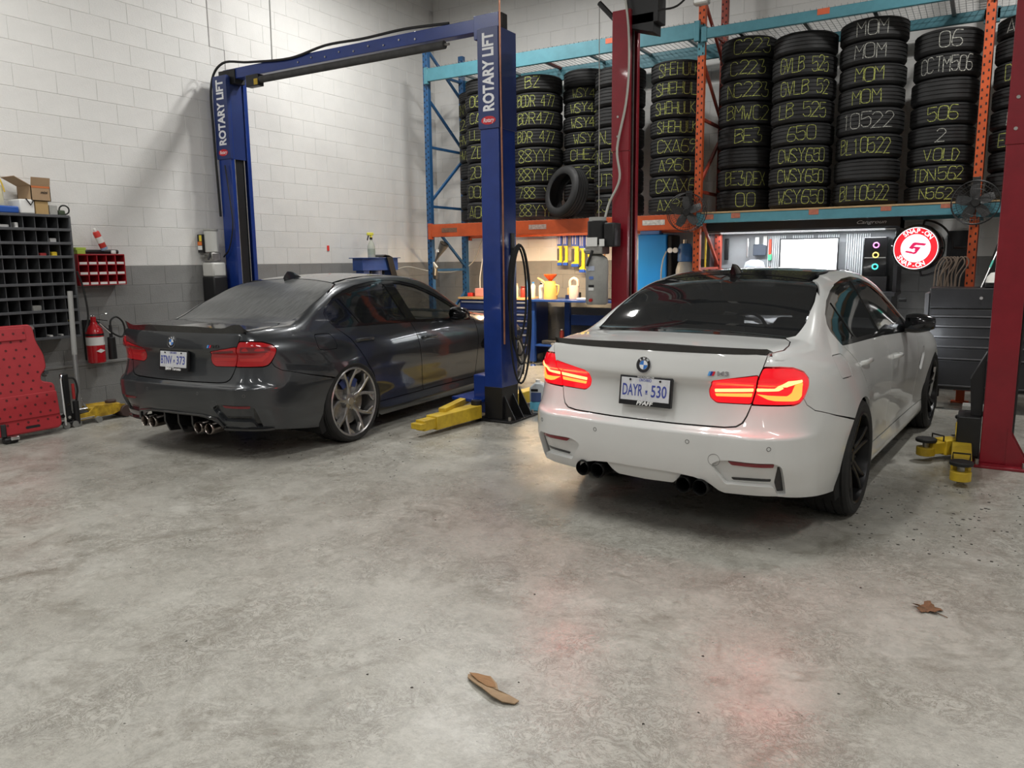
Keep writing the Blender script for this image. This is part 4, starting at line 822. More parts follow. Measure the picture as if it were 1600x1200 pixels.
# ---------- pallet racking with its tyres ----------
RYF, RYR = 8.95, 9.87
rb = M('rack_post_blue', (.02, .09, .22), .4, var=.2, vs=8); ro = M('rack_orange', (.52, .085, .02), .4, var=.18, vs=6); rt = M('rack_teal', (.075, .23, .28), .42, var=.15, vs=6); wire = M('galvanised_wire', (.42, .42, .42), .4, .7); rr = M('rack_brace_red', (.30, .05, .03), .45, var=.2, vs=8); holem = M('hole_dark', (.01, .01, .012), .8); ply = M('plywood_deck', (.42, .28, .14), .6, var=.25, vs=6, stretch=(1, 12, 12))
RK = thing('pallet_rack', 'tall steel pallet rack along the back wall with blue and orange posts loaded with tires', 'shelf', (-3.5, 9.4, 0))
def rk(mb, name, m, bevel=0, par=None): return sub(RK, mb, name, m, bevel, par)
def post(x, y, m, zt, holes=True, split=None):
    w = .078
    o = rk(MB().prism([(x - w / 2, y), (x + w / 2, y), (x + w / 2, y + .07), (x + w / 2 - .02, y + .07), (x + w / 2 - .02, y + .01), (x - w / 2 + .02, y + .01), (x - w / 2 + .02, y + .07), (x - w / 2, y + .07)], 0, zt), 'post', m, .003)
    if holes:
        h = MB(); z = .3
        while z < zt - .05:
            for s in (-.021, .021): h.prism([(-.008, -.012), (.008, -.012), (.006, .012), (-.006, .012)], 0, .0012, frame((x + s, y - .0005, z + (.012 if s > 0 else -.012)), (1, 0, 0), (0, 0, 1)))
            z += .0762
        tag(rk(h, 'punched_holes', holem, 0, o), kind='stuff')
    if split: rk(MB().box(x - w / 2 - .001, x + w / 2 + .001, y - .001, y + .02, split[0], split[1]), 'painted_band', rt, .002, o)
    rk(MB().box(x - .08, x + .08, y - .03, y + .10, 0, .01), 'foot_plate', m, .002, o)
    return o
for x, m, mb_, zt, sp in ((-6.78, rb, rb, 4.42, None), (-2.91, ro, rr, 4.75, (3.72, 4.05)), (-.135, ro, rr, 4.75, None), (2.65, ro, rr, 4.75, None)):
    post(x, RYF, m, zt, True, sp); post(x, RYR - .07, mb_, zt, x < -2)
    zz = [.35, 1.05, 1.15, 1.95, 2.05, 2.9, 3.0, 3.75, 3.85, 4.35]
    for k, (za, zb) in enumerate(((.35, .35), (.40, 1.02), (1.35, 1.35), (1.40, 2.02), (2.24, 2.24), (2.30, 2.95), (3.05, 3.05), (3.10, 3.70), (4.05, 4.05), (4.35, 3.80))):
        a, b = ((RYF + .05, za), (RYR - .05, zb)) if k % 4 != 3 else ((RYR - .05, za), (RYF + .05, zb)); rk(MB().bar((x, a[0], a[1]), (x, b[0], b[1]), .035, .03, upv=(1, 0, 0)), 'brace', mb_, .003)
def beam(x0, x1, y, z0, z1, m, name='beam'):
    o = rk(MB().box(x0 + .04, x1 - .04, y - .045 if y < 9.2 else y, y if y < 9.2 else y + .045, z0, z1), name, m, .006)
    for x in (x0 + .042, x1 - .042): rk(MB().box(x - .03, x + .03, (y - .05) if y < 9.2 else y, y + .002 if y < 9.2 else y + .05, z0 - .03, z1 + .015), 'beam_end', m, .003, o)
    return o
bays = ((-6.78, -2.91), (-2.91, -.135), (-.135, 2.65))
for (x0, x1), lo, zl, hi in zip(bays, (ro, rt, rt), ((1.81, 1.985), (1.873, 1.978), (1.873, 1.978)), ((3.90, 4.07), (3.885, 3.995), (3.885, 3.995))):
    for y in (RYF, RYR): beam(x0, x1, y, *zl, lo); beam(x0, x1, y, *hi, rt)
    n = int((x1 - x0) / .62)
    for z in (zl[1], hi[1]):
        for k in range(n): x = x0 + (k + .5) * (x1 - x0) / n; rk(MB().box(x - .02, x + .02, RYF - .02, RYR + .02, z - .03, z), 'deck_channel', rr if k == 2 and z > 3 and x0 < -5 else wire, .002)
    g = MB(); z = hi[1] + .004; x = x0 + .08
    while x < x1 - .06: g.box(x - .002, x + .002, RYF - .055, RYR + .03, z - .002, z + .002); g.box(x - .002, x + .002, RYF - .057, RYF - .053, z - .002, z + .012); x += .06
    y = RYF
    while y < RYR: g.box(x0 + .05, x1 - .05, y - .002, y + .002, z + .002, z + .005); y += .09
    tag(rk(g, 'wire_deck', wire), kind='stuff')
    if x0 < -5:
        g = MB(); z = zl[1] + .004; x = x0 + .08
        while x < x1 - .06: g.box(x - .002, x + .002, RYF - .05, RYR + .03, z - .002, z + .002); x += .06
        tag(rk(g, 'wire_deck', wire), kind='stuff')
    else: rk(MB().box(x0 + .05, x1 - .05, RYF - .05, RYR + .1, zl[1], zl[1] + .018), 'deck_board', ply, .002)
tg = M('beam_tag_faded', (.45, .33, .28), .6, var=.4, vs=40); tgr = M('beam_tag_red', (.60, .12, .05), .5)
for x, y, w, z, m in ((-6.4, RYF - .0465, .26, 1.90, M('beam_tag_brown', (.20, .10, .06), .6, var=.4, vs=30)), (-5.0, RYF - .0465, .26, 1.90, tg), (-3.42, RYF - .0465, .28, 1.90, M('beam_label_white', (.6, .57, .52), .6, var=.4, vs=30))): rk(MB().box(x - w / 2, x + w / 2, y - .001, y, z - .03, z + .03), 'beam_label', m)
for x, z in ((-2.75, 1.94), (-2.45, 1.945), (-1.62, 1.95), (-.92, 1.96), (-.38, 1.965)): rk(MB().box(x - .05, x + .05, RYF - .048, RYF - .0455, z - .028, z + .028), 'deck_clip', M('clip_terracotta', (.40, .13, .08), .6, var=.3, vs=30), .002)
for x, z in ((-4.0, 4.02), (-1.62, 3.955)): rk(MB().box(x - .06, x + .06, RYF - .048, RYF - .0455, z - .02, z + .04), 'beam_clip', tgr, .002)
# tyres -----------------------------------------------------------
def tyre_mesh():
    b = MB(); w = .115; pr = [(.225, -w + .03), (.222, -w + .012), (.235, -w + .002), (.265, -w), (.295, -w + .004), (.318, -w + .018), (.326, -w + .034)]
    for c in (-.062, -.022, .018, .058): pr += [(.330, c - .016), (.330, c + .012), (.3225, c + .0135), (.3225, c + .0225)]
    pr += [(.330, .086 - .004), (.326, w - .030), (.318, w - .018), (.295, w - .004), (.265, w), (.235, w - .002), (.222, w - .012), (.225, w - .03), (.305, w - .045), (.308, 0), (.305, -w + .045)]
    b.lathe(pr, 48, None, closed=True); return b.mesh('tire', M('used_tyre_rubber', (.017, .017, .0175), .62, var=.4, vs=9, rv=.12), 40)
TM = tyre_mesh(); TG = {R_: None for R_ in ()}
chy = M('chalk_yellow', (.46, .50, .12), .9, var=.7, vs=75, col2=(.05, .05, .02)); chw = M('chalk_white', (.48, .48, .43), .9, var=.7, vs=75, col2=(.05, .05, .045))
def chalk(txt, Rr, h, phi0, m, parent, seed, size=.12):
    """chalk strokes laid round the tread; local to the tyre centre"""
    rnd_ = random.Random(seed); b = MB(); hgt = min(size, h * .62); cw = hgt * .62; cw = min(cw, 1.62 * Rr / (len(txt) * 1.18)); tot = len(txt) * cw * 1.18; u = -tot / 2; rad = Rr * 1.002 + .0006
    def pt(u, z): a = phi0 + u / Rr; return Vector((rad * math.cos(a), rad * math.sin(a), z))
    for ch in txt:
        jx, jz, sl = rnd_.uniform(-.006, .006), rnd_.uniform(-.008, .008), rnd_.uniform(-.06, .12)
        for st in glyph(ch):
            P = [(u + jx + (x / 4) * cw + sl * (z / 6) * hgt * .5, jz + (z / 6 - .5) * hgt) for x, z in st]
            if len(P) > 3 and ch in 'COGSQ03689J2U': P = smoothline(P, 3)
            Q = []
            for a, c in zip(P, P[1:]):
                n = max(1, int(math.hypot(c[0] - a[0], c[1] - a[1]) / .03)); Q += [(a[0] + (c[0] - a[0]) * k / n, a[1] + (c[1] - a[1]) * k / n) for k in range(n)]
            Q.append(P[-1]); L_ = []
            for i, q in enumerate(Q):
                a, c = Q[max(i - 1, 0)], Q[min(i + 1, len(Q) - 1)]; d = Vector((c[0] - a[0], c[1] - a[1])); d = d.normalized() if d.length > 1e-9 else Vector((1, 0)); n = Vector((-d.y, d.x)) * rnd_.uniform(.0030, .0042)
                L_.append((pt(q[0] + n.x, q[1] + n.y), pt(q[0] - n.x, q[1] - n.y)))
            vs = [p for pr in L_ for p in pr]; b.add(vs, [(2 * i, 2 * i + 1, 2 * i + 3, 2 * i + 2) for i in range(len(L_) - 1)])
        u += cw * 1.18
    if b.v: return b.build('chalk_writing', m, parent, smooth=0)
STK = {
 'far left back row': (-6.41, 9.73, .30, [3.84, 3.695, 3.486, 3.276, 3.064, 2.864, 2.637, 2.421, 2.204, 2.04], ['', 'UNVE', 'E24', 'CHVE', 'HVE', '', '', '', ''], -.9),
 'left of the blue post': (-5.98, 9.29, .31, [3.874, 3.675, 3.46, 3.25, 3.04, 2.79, 2.526, 2.272, 1.996], ['', '06', 'CA', 'LLA', 'ZD', '20M', '002', 'A00'], -.55),
 'right of the blue post': (-5.225, 9.33, .335, [3.827, 3.606, 3.383, 3.159, 2.933, 2.693, 2.452, 2.233, 2.0], ['BZ', 'BCDR 477', 'BDR477', 'BDR 477', '88YYF', '88YYF', '788 YY', '88YYF'], -.1),
 'behind the loose tire': (-4.64, 9.62, .315, [3.885, 3.66, 3.49, 3.31, 3.115, 2.92, 2.712, 2.463, 2.228, 1.994], ['', 'WSY422', 'WSY422', 'WSY422', 'WSY42', 'CHEZ2', 'E209', '', ''], .1),
 'left of the red post': (-4.05, 9.33, .315, [3.779, 3.544, 3.316, 3.078, 2.83, 2.596, 2.283, 1.994], ['', '', '', 'NJ', 'NJY', 'JTY', '2JT'], -.55),
 'right of the red post': (-3.307, 9.33, .321, [3.749, 3.528, 3.316, 3.102, 2.898, 2.67, 2.452, 2.21, 1.999], ['SHEHULK', 'SHEHUL', 'SHEHULK', 'SHEHULK', 'CXA69', 'A960', 'CXAX6', 'AX960'], .0),
 'right of the orange post': (-2.516, 9.48, .315, [3.931, 3.694, 3.467, 3.227, 2.971, 2.726, 2.494, 2.253, 2.010], ['C223', 'C223', 'NC223', 'BMWC2', 'BE3', '', 'BE3DEX', '00'], .05),
 'second from the orange post': (-1.863, 9.33, .334, [3.843, 3.618, 3.379, 3.151, 2.908, 2.676, 2.455, 2.24, 2.010], ['', 'GVLB 525', 'GVLB 52', 'LB 525', '650', 'CWSY650', 'CWSY650', 'WSY650'], .05),
 'third from the orange post': (-1.173, 9.33, .332, [3.877, 3.652, 3.426, 3.208, 2.994, 2.734, 2.488, 2.252, 2.010], ['MOM', 'MOM', 'MOM', 'MOM', '10522', 'BL10522', '', 'BL10522'], -.1),
 'beside the right orange post': (-.490, 9.36, .312, [3.678, 3.446, 3.218, 2.976, 2.763, 2.567, 2.381, 2.183, 2.010], ['06', 'CCTM506', '', '506', '2', 'VOLD', 'TDN562', 'N562'], .0),
 'past the right orange post': (.225, 9.40, .30, [3.731, 3.535, 3.315, 3.082, 2.877, 2.682, 2.48, 2.282, 2.010], ['ADO', '', 'DAR', '', 'HH', 'EIW', '5', ''], -.25)}
ORD = ['top', 'second', 'third', 'fourth', 'fifth', 'sixth', 'seventh', 'eighth', 'lowest']
k = 0
for nm, (x, y, Rr, zs, tx, ph) in STK.items():
    n = len(zs) - 1
    for i in range(n):
        k += 1; rq = random.Random(k * 7 + 1); h = zs[i] - zs[i + 1]; jx, jy = rq.uniform(-.006, .006), rq.uniform(-.006, .006); r2 = Rr * rq.uniform(.97, 1.0)
        t = thing('tire', 'x', 'tire', (x + jx, y + jy, (zs[i] + zs[i + 1]) / 2), 0, 'tires stacked on the pallet rack')
        o = link('tire_body', TM, t); o.scale = (r2 / .33, r2 / .33, h * .985 / .23); o.rotation_euler = (0, 0, rq.uniform(0, 6))
        c = tx[i]; pos = ORD[i] if i < n - 1 else 'lowest'
        t['label'] = (f'black tire chalked {c}, {pos} in the stack {nm}' if c else f'plain black tire, {pos} in the stack {nm}')
        if c:
            a0 = math.atan2(-y, -x); chalk(c, r2, h, a0 + ph + rq.uniform(-.08, .08), chw if nm.startswith(('beside', 'past', 'third')) and i not in (2, 3, 5, 6, 7) else chy, t, k, .15)
lt = thing('tire', 'loose black tire leaning upright against the stacks on the orange shelf, its hole facing out', 'tire', (-4.62, 8.985, 2.315))
o = link('tire_body', TM, lt); o.scale = (.98, .98, 1.0); o.rotation_euler = (R(78), 0, R(-24))
# fans on the posts ------------------------------------------------
fanb = M('fan_black', (.014, .014, .014), .45); fang = M('fan_blade_grey', (.05, .05, .05), .4)
def fan(label, x, y, z, r, rz):
    t = thing('wall_fan', label, 'fan', (x, y, z), rz)
    MB().cyl((0, -.02, 0), (0, .10, 0), .05, n=20).build('motor', fanb, t, .01); MB().cyl((0, -.07, 0), (0, -.02, 0), .04, n=20).build('hub', fanb, t, .008)
    MB().bar((0, .06, 0), (0, .10, .10), .05, .03).build('mount_arm', fanb, t, .004); MB().box(-.035, .035, .09, .115, .05, .25).build('mount_plate', fanb, t, .003)
    for i in range(5):
        a = i * 2 * math.pi / 5 + .4; b = MB(); rings = []
        for q in range(6):
            u = q / 5; rr_ = .04 + (r * .82 - .04) * u; w = .022 + .036 * math.sin(math.pi * (.15 + .7 * u)); da = w / max(rr_, .05) * .8
            rings.append([(rr_ * math.cos(a + s * da), -.045 + s * .018 + .002 * e, rr_ * math.sin(a + s * da)) for s, e in ((-1, 0), (0, 1), (1, 0), (0, -1))])
        b.rings(rings); b.build('fan_blade', fang, t, smooth=60)
    for yy, rq in ((-.10, r * .98), (.02, r), (-.06, r * .6), (-.105, r * .80)):
        MB().tube([(rq * math.cos(a), yy if rq > r * .7 else -.115, rq * math.sin(a)) for a in (2 * math.pi * i / 40 for i in range(41))], .005 if rq > r * .9 else .0025, 6).build('guard_ring', fanb, t)
    g = MB()
    for i in range(44):
        a = 2 * math.pi * i / 44; c, s = math.cos(a), math.sin(a); g.tube([(.05 * c, -.11, .05 * s), (r * .6 * c, -.117, r * .6 * s), (r * .92 * c, -.105, r * .92 * s), (r * c, -.04, r * s), (r * c, .02, r * s), (r * .6 * c, .06, r * .6 * s), (.08 * c, .07, .08 * s)], .0014, 4, caps=False)
    tag(g.build('guard_wires', fanb, t), kind='stuff'); return t
fan('black caged wall fan mounted on the middle orange rack post', -2.975, 8.80, 1.995, .215, R(8)); fan('black caged wall fan mounted on the right orange rack post', -.135, 8.80, 1.97, .205, R(2))
# ---------- back wall: cabinet, bench, hutch, sign, chest ----------
def TB(name, label, cat, x0, x1, y0, y1, z0, z1, mat, bevel=.004, group=None): return tag(MB().box(x0, x1, y0, y1, z0, z1).build(name, mat, None, bevel), label, cat, group)
def pmat(n, c=(.5, .5, .5), r=.4, **k): return M(n, c, r, **k)
def bottle(name, label, cat, x, y, z, h, r, m, capm=None, neck=.4, group=None, sq=False):
    t = thing(name, label, cat, (x, y, z), 0, group); n = 4 if sq else 24
    MB().lathe([(0, 0), (r * .95, 0), (r, .008), (r, h * .70), (r * .85, h * .80), (r * neck, h * .88), (r * neck, h * .93), (0, h * .93)], n, Matrix.Rotation(R(45 if sq else 0), 4, 'Z')).build('bottle_body', m, t, .004 if sq else 0, smooth=40)
    if capm: MB().cyl((0, 0, h * .90), (0, 0, h), r * neck * 1.25, n=16).build('cap', capm, t, .002)
    return t
cab = M('cabinet_navy', (.014, .028, .115), .32, coat=.2, var=.1, vs=6); bnb = M('bench_blue', (.015, .055, .24), .35, coat=.2, var=.15, vs=6); wood = M('maple_top', (.55, .36, .17), .45, var=.2, vs=5, stretch=(1, 14, 14)); alu = M('aluminium_pull', (.66, .66, .66), .3, .8)
t = thing('tool_cabinet', 'navy blue drawer cabinet with wooden top behind the blue lift post', 'cabinet', (-6.13, 9.55, 0))
def S(mb, n, m, bevel=0, par=None): return sub(t, mb, n, m, bevel, par)
S(MB().box(-6.72, -5.50, 9.58, 10.1, .13, .915), 'case', cab, .004); S(MB().box(-6.735, -5.49, 9.55, 10.12, .915, .945), 'wooden_top', wood, .004)
for (x0, x1), rows in (((-6.70, -5.98), (.90, .76, .62, .46, .30, .15)), ((-5.95, -5.52), (.90, .83, .73, .64, .54, .44, .30, .15))):
    for za, zb in zip(rows, rows[1:]):
        d = S(MB().box(x0, x1, 9.555, 9.58, zb + .006, za - .006), 'drawer', cab, .003); S(MB().box(x0 + .03, x1 - .03, 9.543, 9.556, za - .034, za - .014), 'drawer_pull', alu, .002, d)
for x in (-6.64, -5.58):
    c = S(MB().cyl((x - .02, 9.64, .06), (x + .02, 9.64, .06), .06, n=20), 'caster', M('caster_cream', (.62, .60, .52), .4), .005); S(MB().box(x - .03, x + .03, 9.61, 9.68, .08, .13), 'caster_fork', steel, .003, c)
for x in (-6.64, -5.58): S(MB().cyl((x - .02, 10.0, .06), (x + .02, 10.0, .06), .06, n=20), 'caster', M('caster_cream'), .005)
t = thing('workbench', 'blue steel workbench with lower shelf against the back wall behind the white sedan', 'workbench', (-4.3, 9.6, 0))
S(MB().box(-5.46, -3.45, 9.40, 10.08, .905, .935), 'bench_top', bnb, .004); S(MB().box(-5.05, -3.48, 9.95, 9.99, .55, .70), 'rear_apron', bnb, .004)
for x, y in ((-5.40, 9.47), (-3.52, 9.47), (-5.10, 9.96), (-3.52, 9.96)):
    l = S(MB().box(x - .04, x + .04, y - .03, y + .03, .06, .905), 'leg', bnb, .004); S(MB().cyl((x, y, .02), (x, y, .07), .012, n=8), 'leveling_screw', steel, 0, l); S(MB().lathe([(0, 0), (.045, 0), (.03, .02), (0, .022)], 18, Matrix.Translation((x, y, 0))), 'foot', bnb, 0, l)
S(MB().box(-5.36, -3.48, 9.45, 9.98, .28, .305), 'lower_shelf', bnb, .004)
TB('cardboard_sheet', 'brown cardboard sheet tilted under the blue workbench', 'cardboard', -4.62, -4.25, 9.55, 9.9, .42, .47, pmat('cardboard_brown', (.36, .23, .12), .7, var=.15, vs=8)).rotation_euler = (R(0), R(0), 0)
TB('parts_tray', 'dark plastic parts tray on the lower shelf of the blue workbench', 'tray', -5.28, -4.8, 9.5, 9.8, .305, .36, M('tray_black', (.05, .05, .05), .5, var=.3, vs=12), .01)
TB('parts_tray', 'silver metal trim strip lying along the lower bench shelf edge', 'trim', -5.1, -4.55, 9.44, 9.49, .305, .335, alu, .004)
bottle('spray_bottle', 'small red and white bottle standing on the lower bench shelf', 'bottle', -5.02, 9.62, .36, .16, .03, pmat('bottle_red', (.5, .06, .04)), paper)
TB('parts_box', 'brown box of old parts leaning under the blue workbench', 'box', -4.75, -4.4, 9.6, 9.9, .305, .42, pmat('old_brown', (.16, .10, .07), .7, var=.3, vs=8), .008)
TB('scrap_bin', 'dark red tray of scrap metal on the floor under the bench', 'bin', -5.2, -4.5, 9.6, 9.95, 0, .17, pmat('scrap_red', (.14, .02, .02), .6, var=.5, vs=14), .01)
# on the bench
jm = M('jug_amber', (.72, .42, .12), .35, var=.1, vs=6); t = thing('oil_jug', 'amber measuring jug with long spout and orange funnel on the blue bench', 'jug', (-5.20, 9.62, .935))
MB().lathe([(0, 0), (.098, 0), (.10, .01), (.085, .20), (.07, .23), (.068, .25), (.064, .25), (.066, .22), (.0, .02)], 28).build('jug_body', jm, t); MB().tube([(-.06, 0, .20), (-.12, 0, .25), (-.20, 0, .29)], [.022, .016, .012], 12).build('spout', jm, t); MB().tube(smoothline([(.075, 0, .20), (.13, 0, .18), (.12, 0, .08), (.09, 0, .05)], 5), .011, 8).build('handle', jm, t)
MB().lathe([(.0, .24), (.02, .24), (.03, .265), (.088, .325), (.092, .345), (.086, .345), (.025, .27), (.0, .262)], 28).build('funnel', M('funnel_orange', (.80, .10, .015), .35), t)
pk = M('bottle_beige', (.62, .48, .42), .4); t = thing('oil_bottle', 'beige plastic oil bottle with grip hole on the blue bench', 'bottle', (-4.88, 9.72, .935))
MB().lathe([(0, 0), (.06, 0), (.065, .01), (.065, .17), (.06, .19), (.0, .19)], 24, Matrix.Diagonal((1.15, .7, 1, 1))).build('bottle_body', pk, t); MB().tube(smoothline([(-.06, 0, .18), (-.055, 0, .25), (0, 0, .285), (.055, 0, .25), (.06, 0, .18)], 6), .022, 12).build('grip_handle', pk, t)
for nm, lab, x, y, h, r, c, cc in (('bottle', 'white bottle with black cap left of the amber jug on the bench', -5.42, 9.75, .22, .035, (.7, .68, .62), (.02, .02, .02)), ('bottle', 'pale pump bottle behind the amber jug on the blue bench', -5.34, 9.90, .23, .038, (.62, .55, .48), (.1, .1, .1)), ('bottle', 'small blue capped bottle on the cabinet near the bench end', -5.58, 9.80, .22, .035, (.72, .7, .6), (.05, .25, .7)), ('bottle', 'grey spray bottle next to the blue capped bottle', -5.50, 9.92, .24, .03, (.45, .45, .45), (.3, .3, .3))):
    bottle(nm, lab, 'bottle', x, y, .935 if x > -5.46 else .945, h, r, pmat('bt%.2f' % x, c), pmat('cp%.2f' % x, cc), group='bottles on the bench')
TB('parts_box', 'small blue plastic case lying behind the amber jug', 'box', -5.06, -4.98, 9.80, 9.95, .935, .985, cab); TB('wood_block', 'tan wooden block against the wall behind the bench', 'block', -5.12, -5.0, 9.98, 10.06, .935, 1.08, wood); TB('tool_case', 'small black tool case behind the beige oil bottle', 'case', -4.99, -4.90, 9.86, 9.99, .935, 1.02, blk, .01)
TB('shop_towel', 'crumpled white paper towel on the front edge of the blue bench', 'towel', -4.72, -4.50, 9.46, 9.62, .935, .965, pmat('paper_white', (.75, .73, .68), .7, bump=.8, bs=30), .012)
TB('wrench', 'dark wrench lying among the rags at the bench edge', 'tool', -4.62, -4.25, 9.66, 9.70, .935, .955, M('dark_tool_steel', (.06, .055, .05), .35, .8), .006); TB('glove_box', 'cream box with blue lid standing at the right end of the bench', 'box', -4.60, -4.50, 9.82, 9.92, .935, 1.09, pmat('cream_card', (.6, .5, .36), .6), .004)
# on the navy cabinet
TB('red_block', 'small bright red plastic block on the navy cabinet top', 'block', -6.70, -6.62, 9.75, 9.84, .945, 1.0, pmat('bright_red', (.75, .05, .04)), .008); TB('charger', 'pinkish red battery charger box on the navy cabinet top', 'charger', -6.56, -6.38, 9.74, 9.90, .945, 1.07, pmat('pinkish_red', (.75, .32, .28)), .012); bottle('red_can', 'red can with white lid on the navy cabinet beside the post', 'can', -6.28, 9.80, .945, .20, .05, pmat('bright_red'), paper, .9)
for k, (x, h, c, lab) in enumerate(((-5.98, .10, (.75, .1, .06), 'low red tub on the navy cabinet right of the post'), (-5.83, .20, (.70, .62, .48), 'tall pale bottle on the navy cabinet right of the post'), (-5.70, .16, (.28, .04, .03), 'dark red grease tub at the right end of the navy cabinet'), (-5.72, .25, (.10, .25, .55), 'slim blue spray can behind the dark red grease tub'))): bottle('tub', lab, 'container', x, 9.72 + (.14 if k == 3 else 0), .945, h, .045 if k != 3 else .028, pmat('tub%d' % k, c), pmat('tubcap%d' % k, tuple(a * .6 for a in c)), .7)
tag(MB().tube(smoothline([(-6.50, 9.8, 1.07), (-6.52, 9.84, 1.25), (-6.49, 9.9, 1.6), (-6.47, 9.95, 1.8)], 6), .008, 6).build('cord', paper), 'white cord rising from the charger on the navy cabinet', 'cord')
# warm work light under the shelf, over the bench
t = thing('shop_light', 'warm tube work light mounted under the orange shelf above the bench', 'light', (-5.15, 9.10, 1.94)); MB().box(-.65, .65, -.05, .05, -.035, .0).build('housing', hs, t, .006); MB().cyl((-.6, 0, -.042), (.6, 0, -.042), .013, n=10).build('tube', M('warm_tube', (1, .8, .5), .4, emit=(1, .74, .42), es=10), t)
area('bench_work_lamp', (-5.15, 9.10, 1.875), 1.2, .05, 60, (1, .74, .45))
# wiper blades on the wall
wy = M('wiper_yellow', (.80, .66, .03), .35); wb = M('wiper_blue', (.02, .09, .50), .35); wk = M('wiper_dark', (.05, .05, .05), .5)
rail = TB('hanging_rail', 'thin steel rail on the back wall carrying the wiper packs', 'rail', -5.42, -4.70, 10.13, 10.15, 1.845, 1.865, steel, .002)
for k, (x, w, zb) in enumerate(((-5.31, .075, 1.40), (-5.21, .075, 1.40), (-5.06, .12, 1.38), (-4.945, .09, 1.30), (-4.85, .10, 1.29), (-4.775, .085, 1.29))):
    t = thing('wiper_pack', ('leftmost', 'second', 'third', 'fourth', 'fifth', 'rightmost')[k] + ' of the yellow and blue wiper blade packs hanging on the wall', 'wiper pack', (x, 10.10 - .012 * (k % 2), zb), 0, 'wiper blade packs'); h = 1.84 - zb
    MB().box(-w / 2, w / 2, 0, .022, h * .62, h).build('header_card', wb, t, .004); MB().prism([(-w / 2, .03), (w / 2, .03), (w / 2, h * .63), (-w / 2, h * .63), (-w * .05, h * .55), (-w * .05, h * .16), (-w / 2, h * .10)], -.024, -.002, frame((0, 0, 0), (1, 0, 0), (0, 0, 1))).build('sleeve', wy, t, .003)
    MB().box(-w * .45, -w * .1, -.004, .004, h * .16, h * .54).build('wiper_blade', wk, t, .002); MB().box(-w / 2, w / 2, -.001, .026, -.005, .04).build('end_cap', wb, t, .006)
    for q in (-.28, .08): MB().box(w * q - .006, w * q + .006, -.003, 0, h * .68, h * .95).build('print_stripe', paper, t)
for x, lab, m in ((-4.68, 'pale wooden stick leaning right of the wiper packs', wood), (-4.62, 'dark handled pole leaning right of the wiper packs', blk), (-4.57, 'brown broom handle leaning beside the grey lift tank', pmat('brown_wood', (.32, .17, .07), .5))): tag(MB().cyl((x, 9.99, .935), (x - .02, 10.12, 1.84), .011, n=10).build('stick', m), lab, 'stick', 'sticks by the bench')
# blue machine, gas cylinder
t = thing('air_dryer', 'tall bright blue machine cabinet right of the red post', 'machine', (-3.78, 9.95, 0)); S(MB().box(-3.97, -3.575, 9.78, 10.1, .935, 1.79), 'case', M('bright_blue_panel', (.02, .26, .75), .3, coat=.2), .012); S(MB().box(-3.575, -3.50, 9.80, 10.1, .935, 1.78), 'side_panel', blk, .02); S(MB().box(-3.95, -3.68, 9.80, 9.95, 1.79, 1.84), 'blue_tray', M('tray_blue', (.15, .3, .7), .4), .006)
t = thing('gas_cylinder', 'grey gas cylinder with blue shoulder cover and gauges beside the blue machine', 'cylinder', (-3.30, 9.72, 0)); MB().lathe([(0, 0), (.11, 0), (.115, .01), (.115, 1.33), (.09, 1.42), (.05, 1.46), (0, 1.47)], 28).build('tank', gry, t); MB().lathe([(.055, 1.43), (.095, 1.44), (.09, 1.60), (.07, 1.66), (.0, 1.67)], 24).build('shoulder_cover', M('cover_blue', (.03, .12, .32), .5, var=.2, vs=10), t); MB().cyl((0, 0, 1.66), (0, 0, 1.71), .03, n=14).build('valve', steel, t)
for dx in (-.10, -.17): g = MB(); g.cyl((dx, -.10, 1.58), (dx, -.07, 1.58), .034, n=18); g.build('pressure_gauge', paper, t, .003)
MB().tube([(-.17, -.07, 1.57), (-.05, -.04, 1.57), (0, 0, 1.58)], .012, 8).build('regulator', M('brass', (.5, .35, .1), .35, .9), t)
tag(MB().tube(smoothline([(-3.52, 9.64, 1.57), (-3.56, 9.62, 1.45), (-3.58, 9.62, 1.25), (-3.57, 9.65, 1.0)], 6), .009, 8).build('gas_hose', M('hose_grey'), None), 'thin grey gas hose hanging from the cylinder gauges', 'hose')
tag(MB().cyl((-3.0, 9.6, 1.22), (-3.0, 9.6, 1.80), .012, n=8).box(-3.05, -2.95, 9.57, 9.63, 1.22, 1.36).build('squeegee', M('tool_yellow', (.75, .55, .05), .4), None, .004), 'yellow headed squeegee hanging beside the middle orange post', 'squeegee')
tag(MB().cyl((-3.05, 9.66, 0), (-3.05, 9.68, 1.22), .02, n=10).build('squeegee_stand', blk), 'thin black stand pole holding the yellow squeegee', 'stand')
# black hutch workstation
hb = M('hutch_black', (.03, .03, .033), .38, coat=.15, var=.15, vs=8); t = thing('workstation_hutch', 'black steel workstation hutch with lit back panel behind the white sedan', 'workstation', (-1.9, 9.8, 0))
for x0, x1 in ((-2.95, -2.26), (-2.25, -1.56), (-1.55, -.86)):
    d0 = S(MB().box(x0, x1, 9.40, 10.08, .10, 1.04), 'cabinet', hb, .004)
    for za, zb in ((1.02, .90), (.90, .76), (.76, .58), (.58, .36), (.36, .12)): d = S(MB().box(x0 + .01, x1 - .01, 9.385, 9.40, zb + .005, za - .005), 'drawer', hb, .003, d0); S(MB().box(x0 + .03, x1 - .03, 9.372, 9.386, za - .028, za - .012), 'drawer_pull', M('pull_grey', (.2, .2, .2), .3, .8), .002, d0)
S(MB().box(-2.98, -.83, 9.36, 10.1, 1.04, 1.08), 'worktop', hb, .004); S(MB().cyl((-.80, 9.5, 1.0), (-.72, 9.5, 1.0), .02, n=10), 'side_handle', blk)
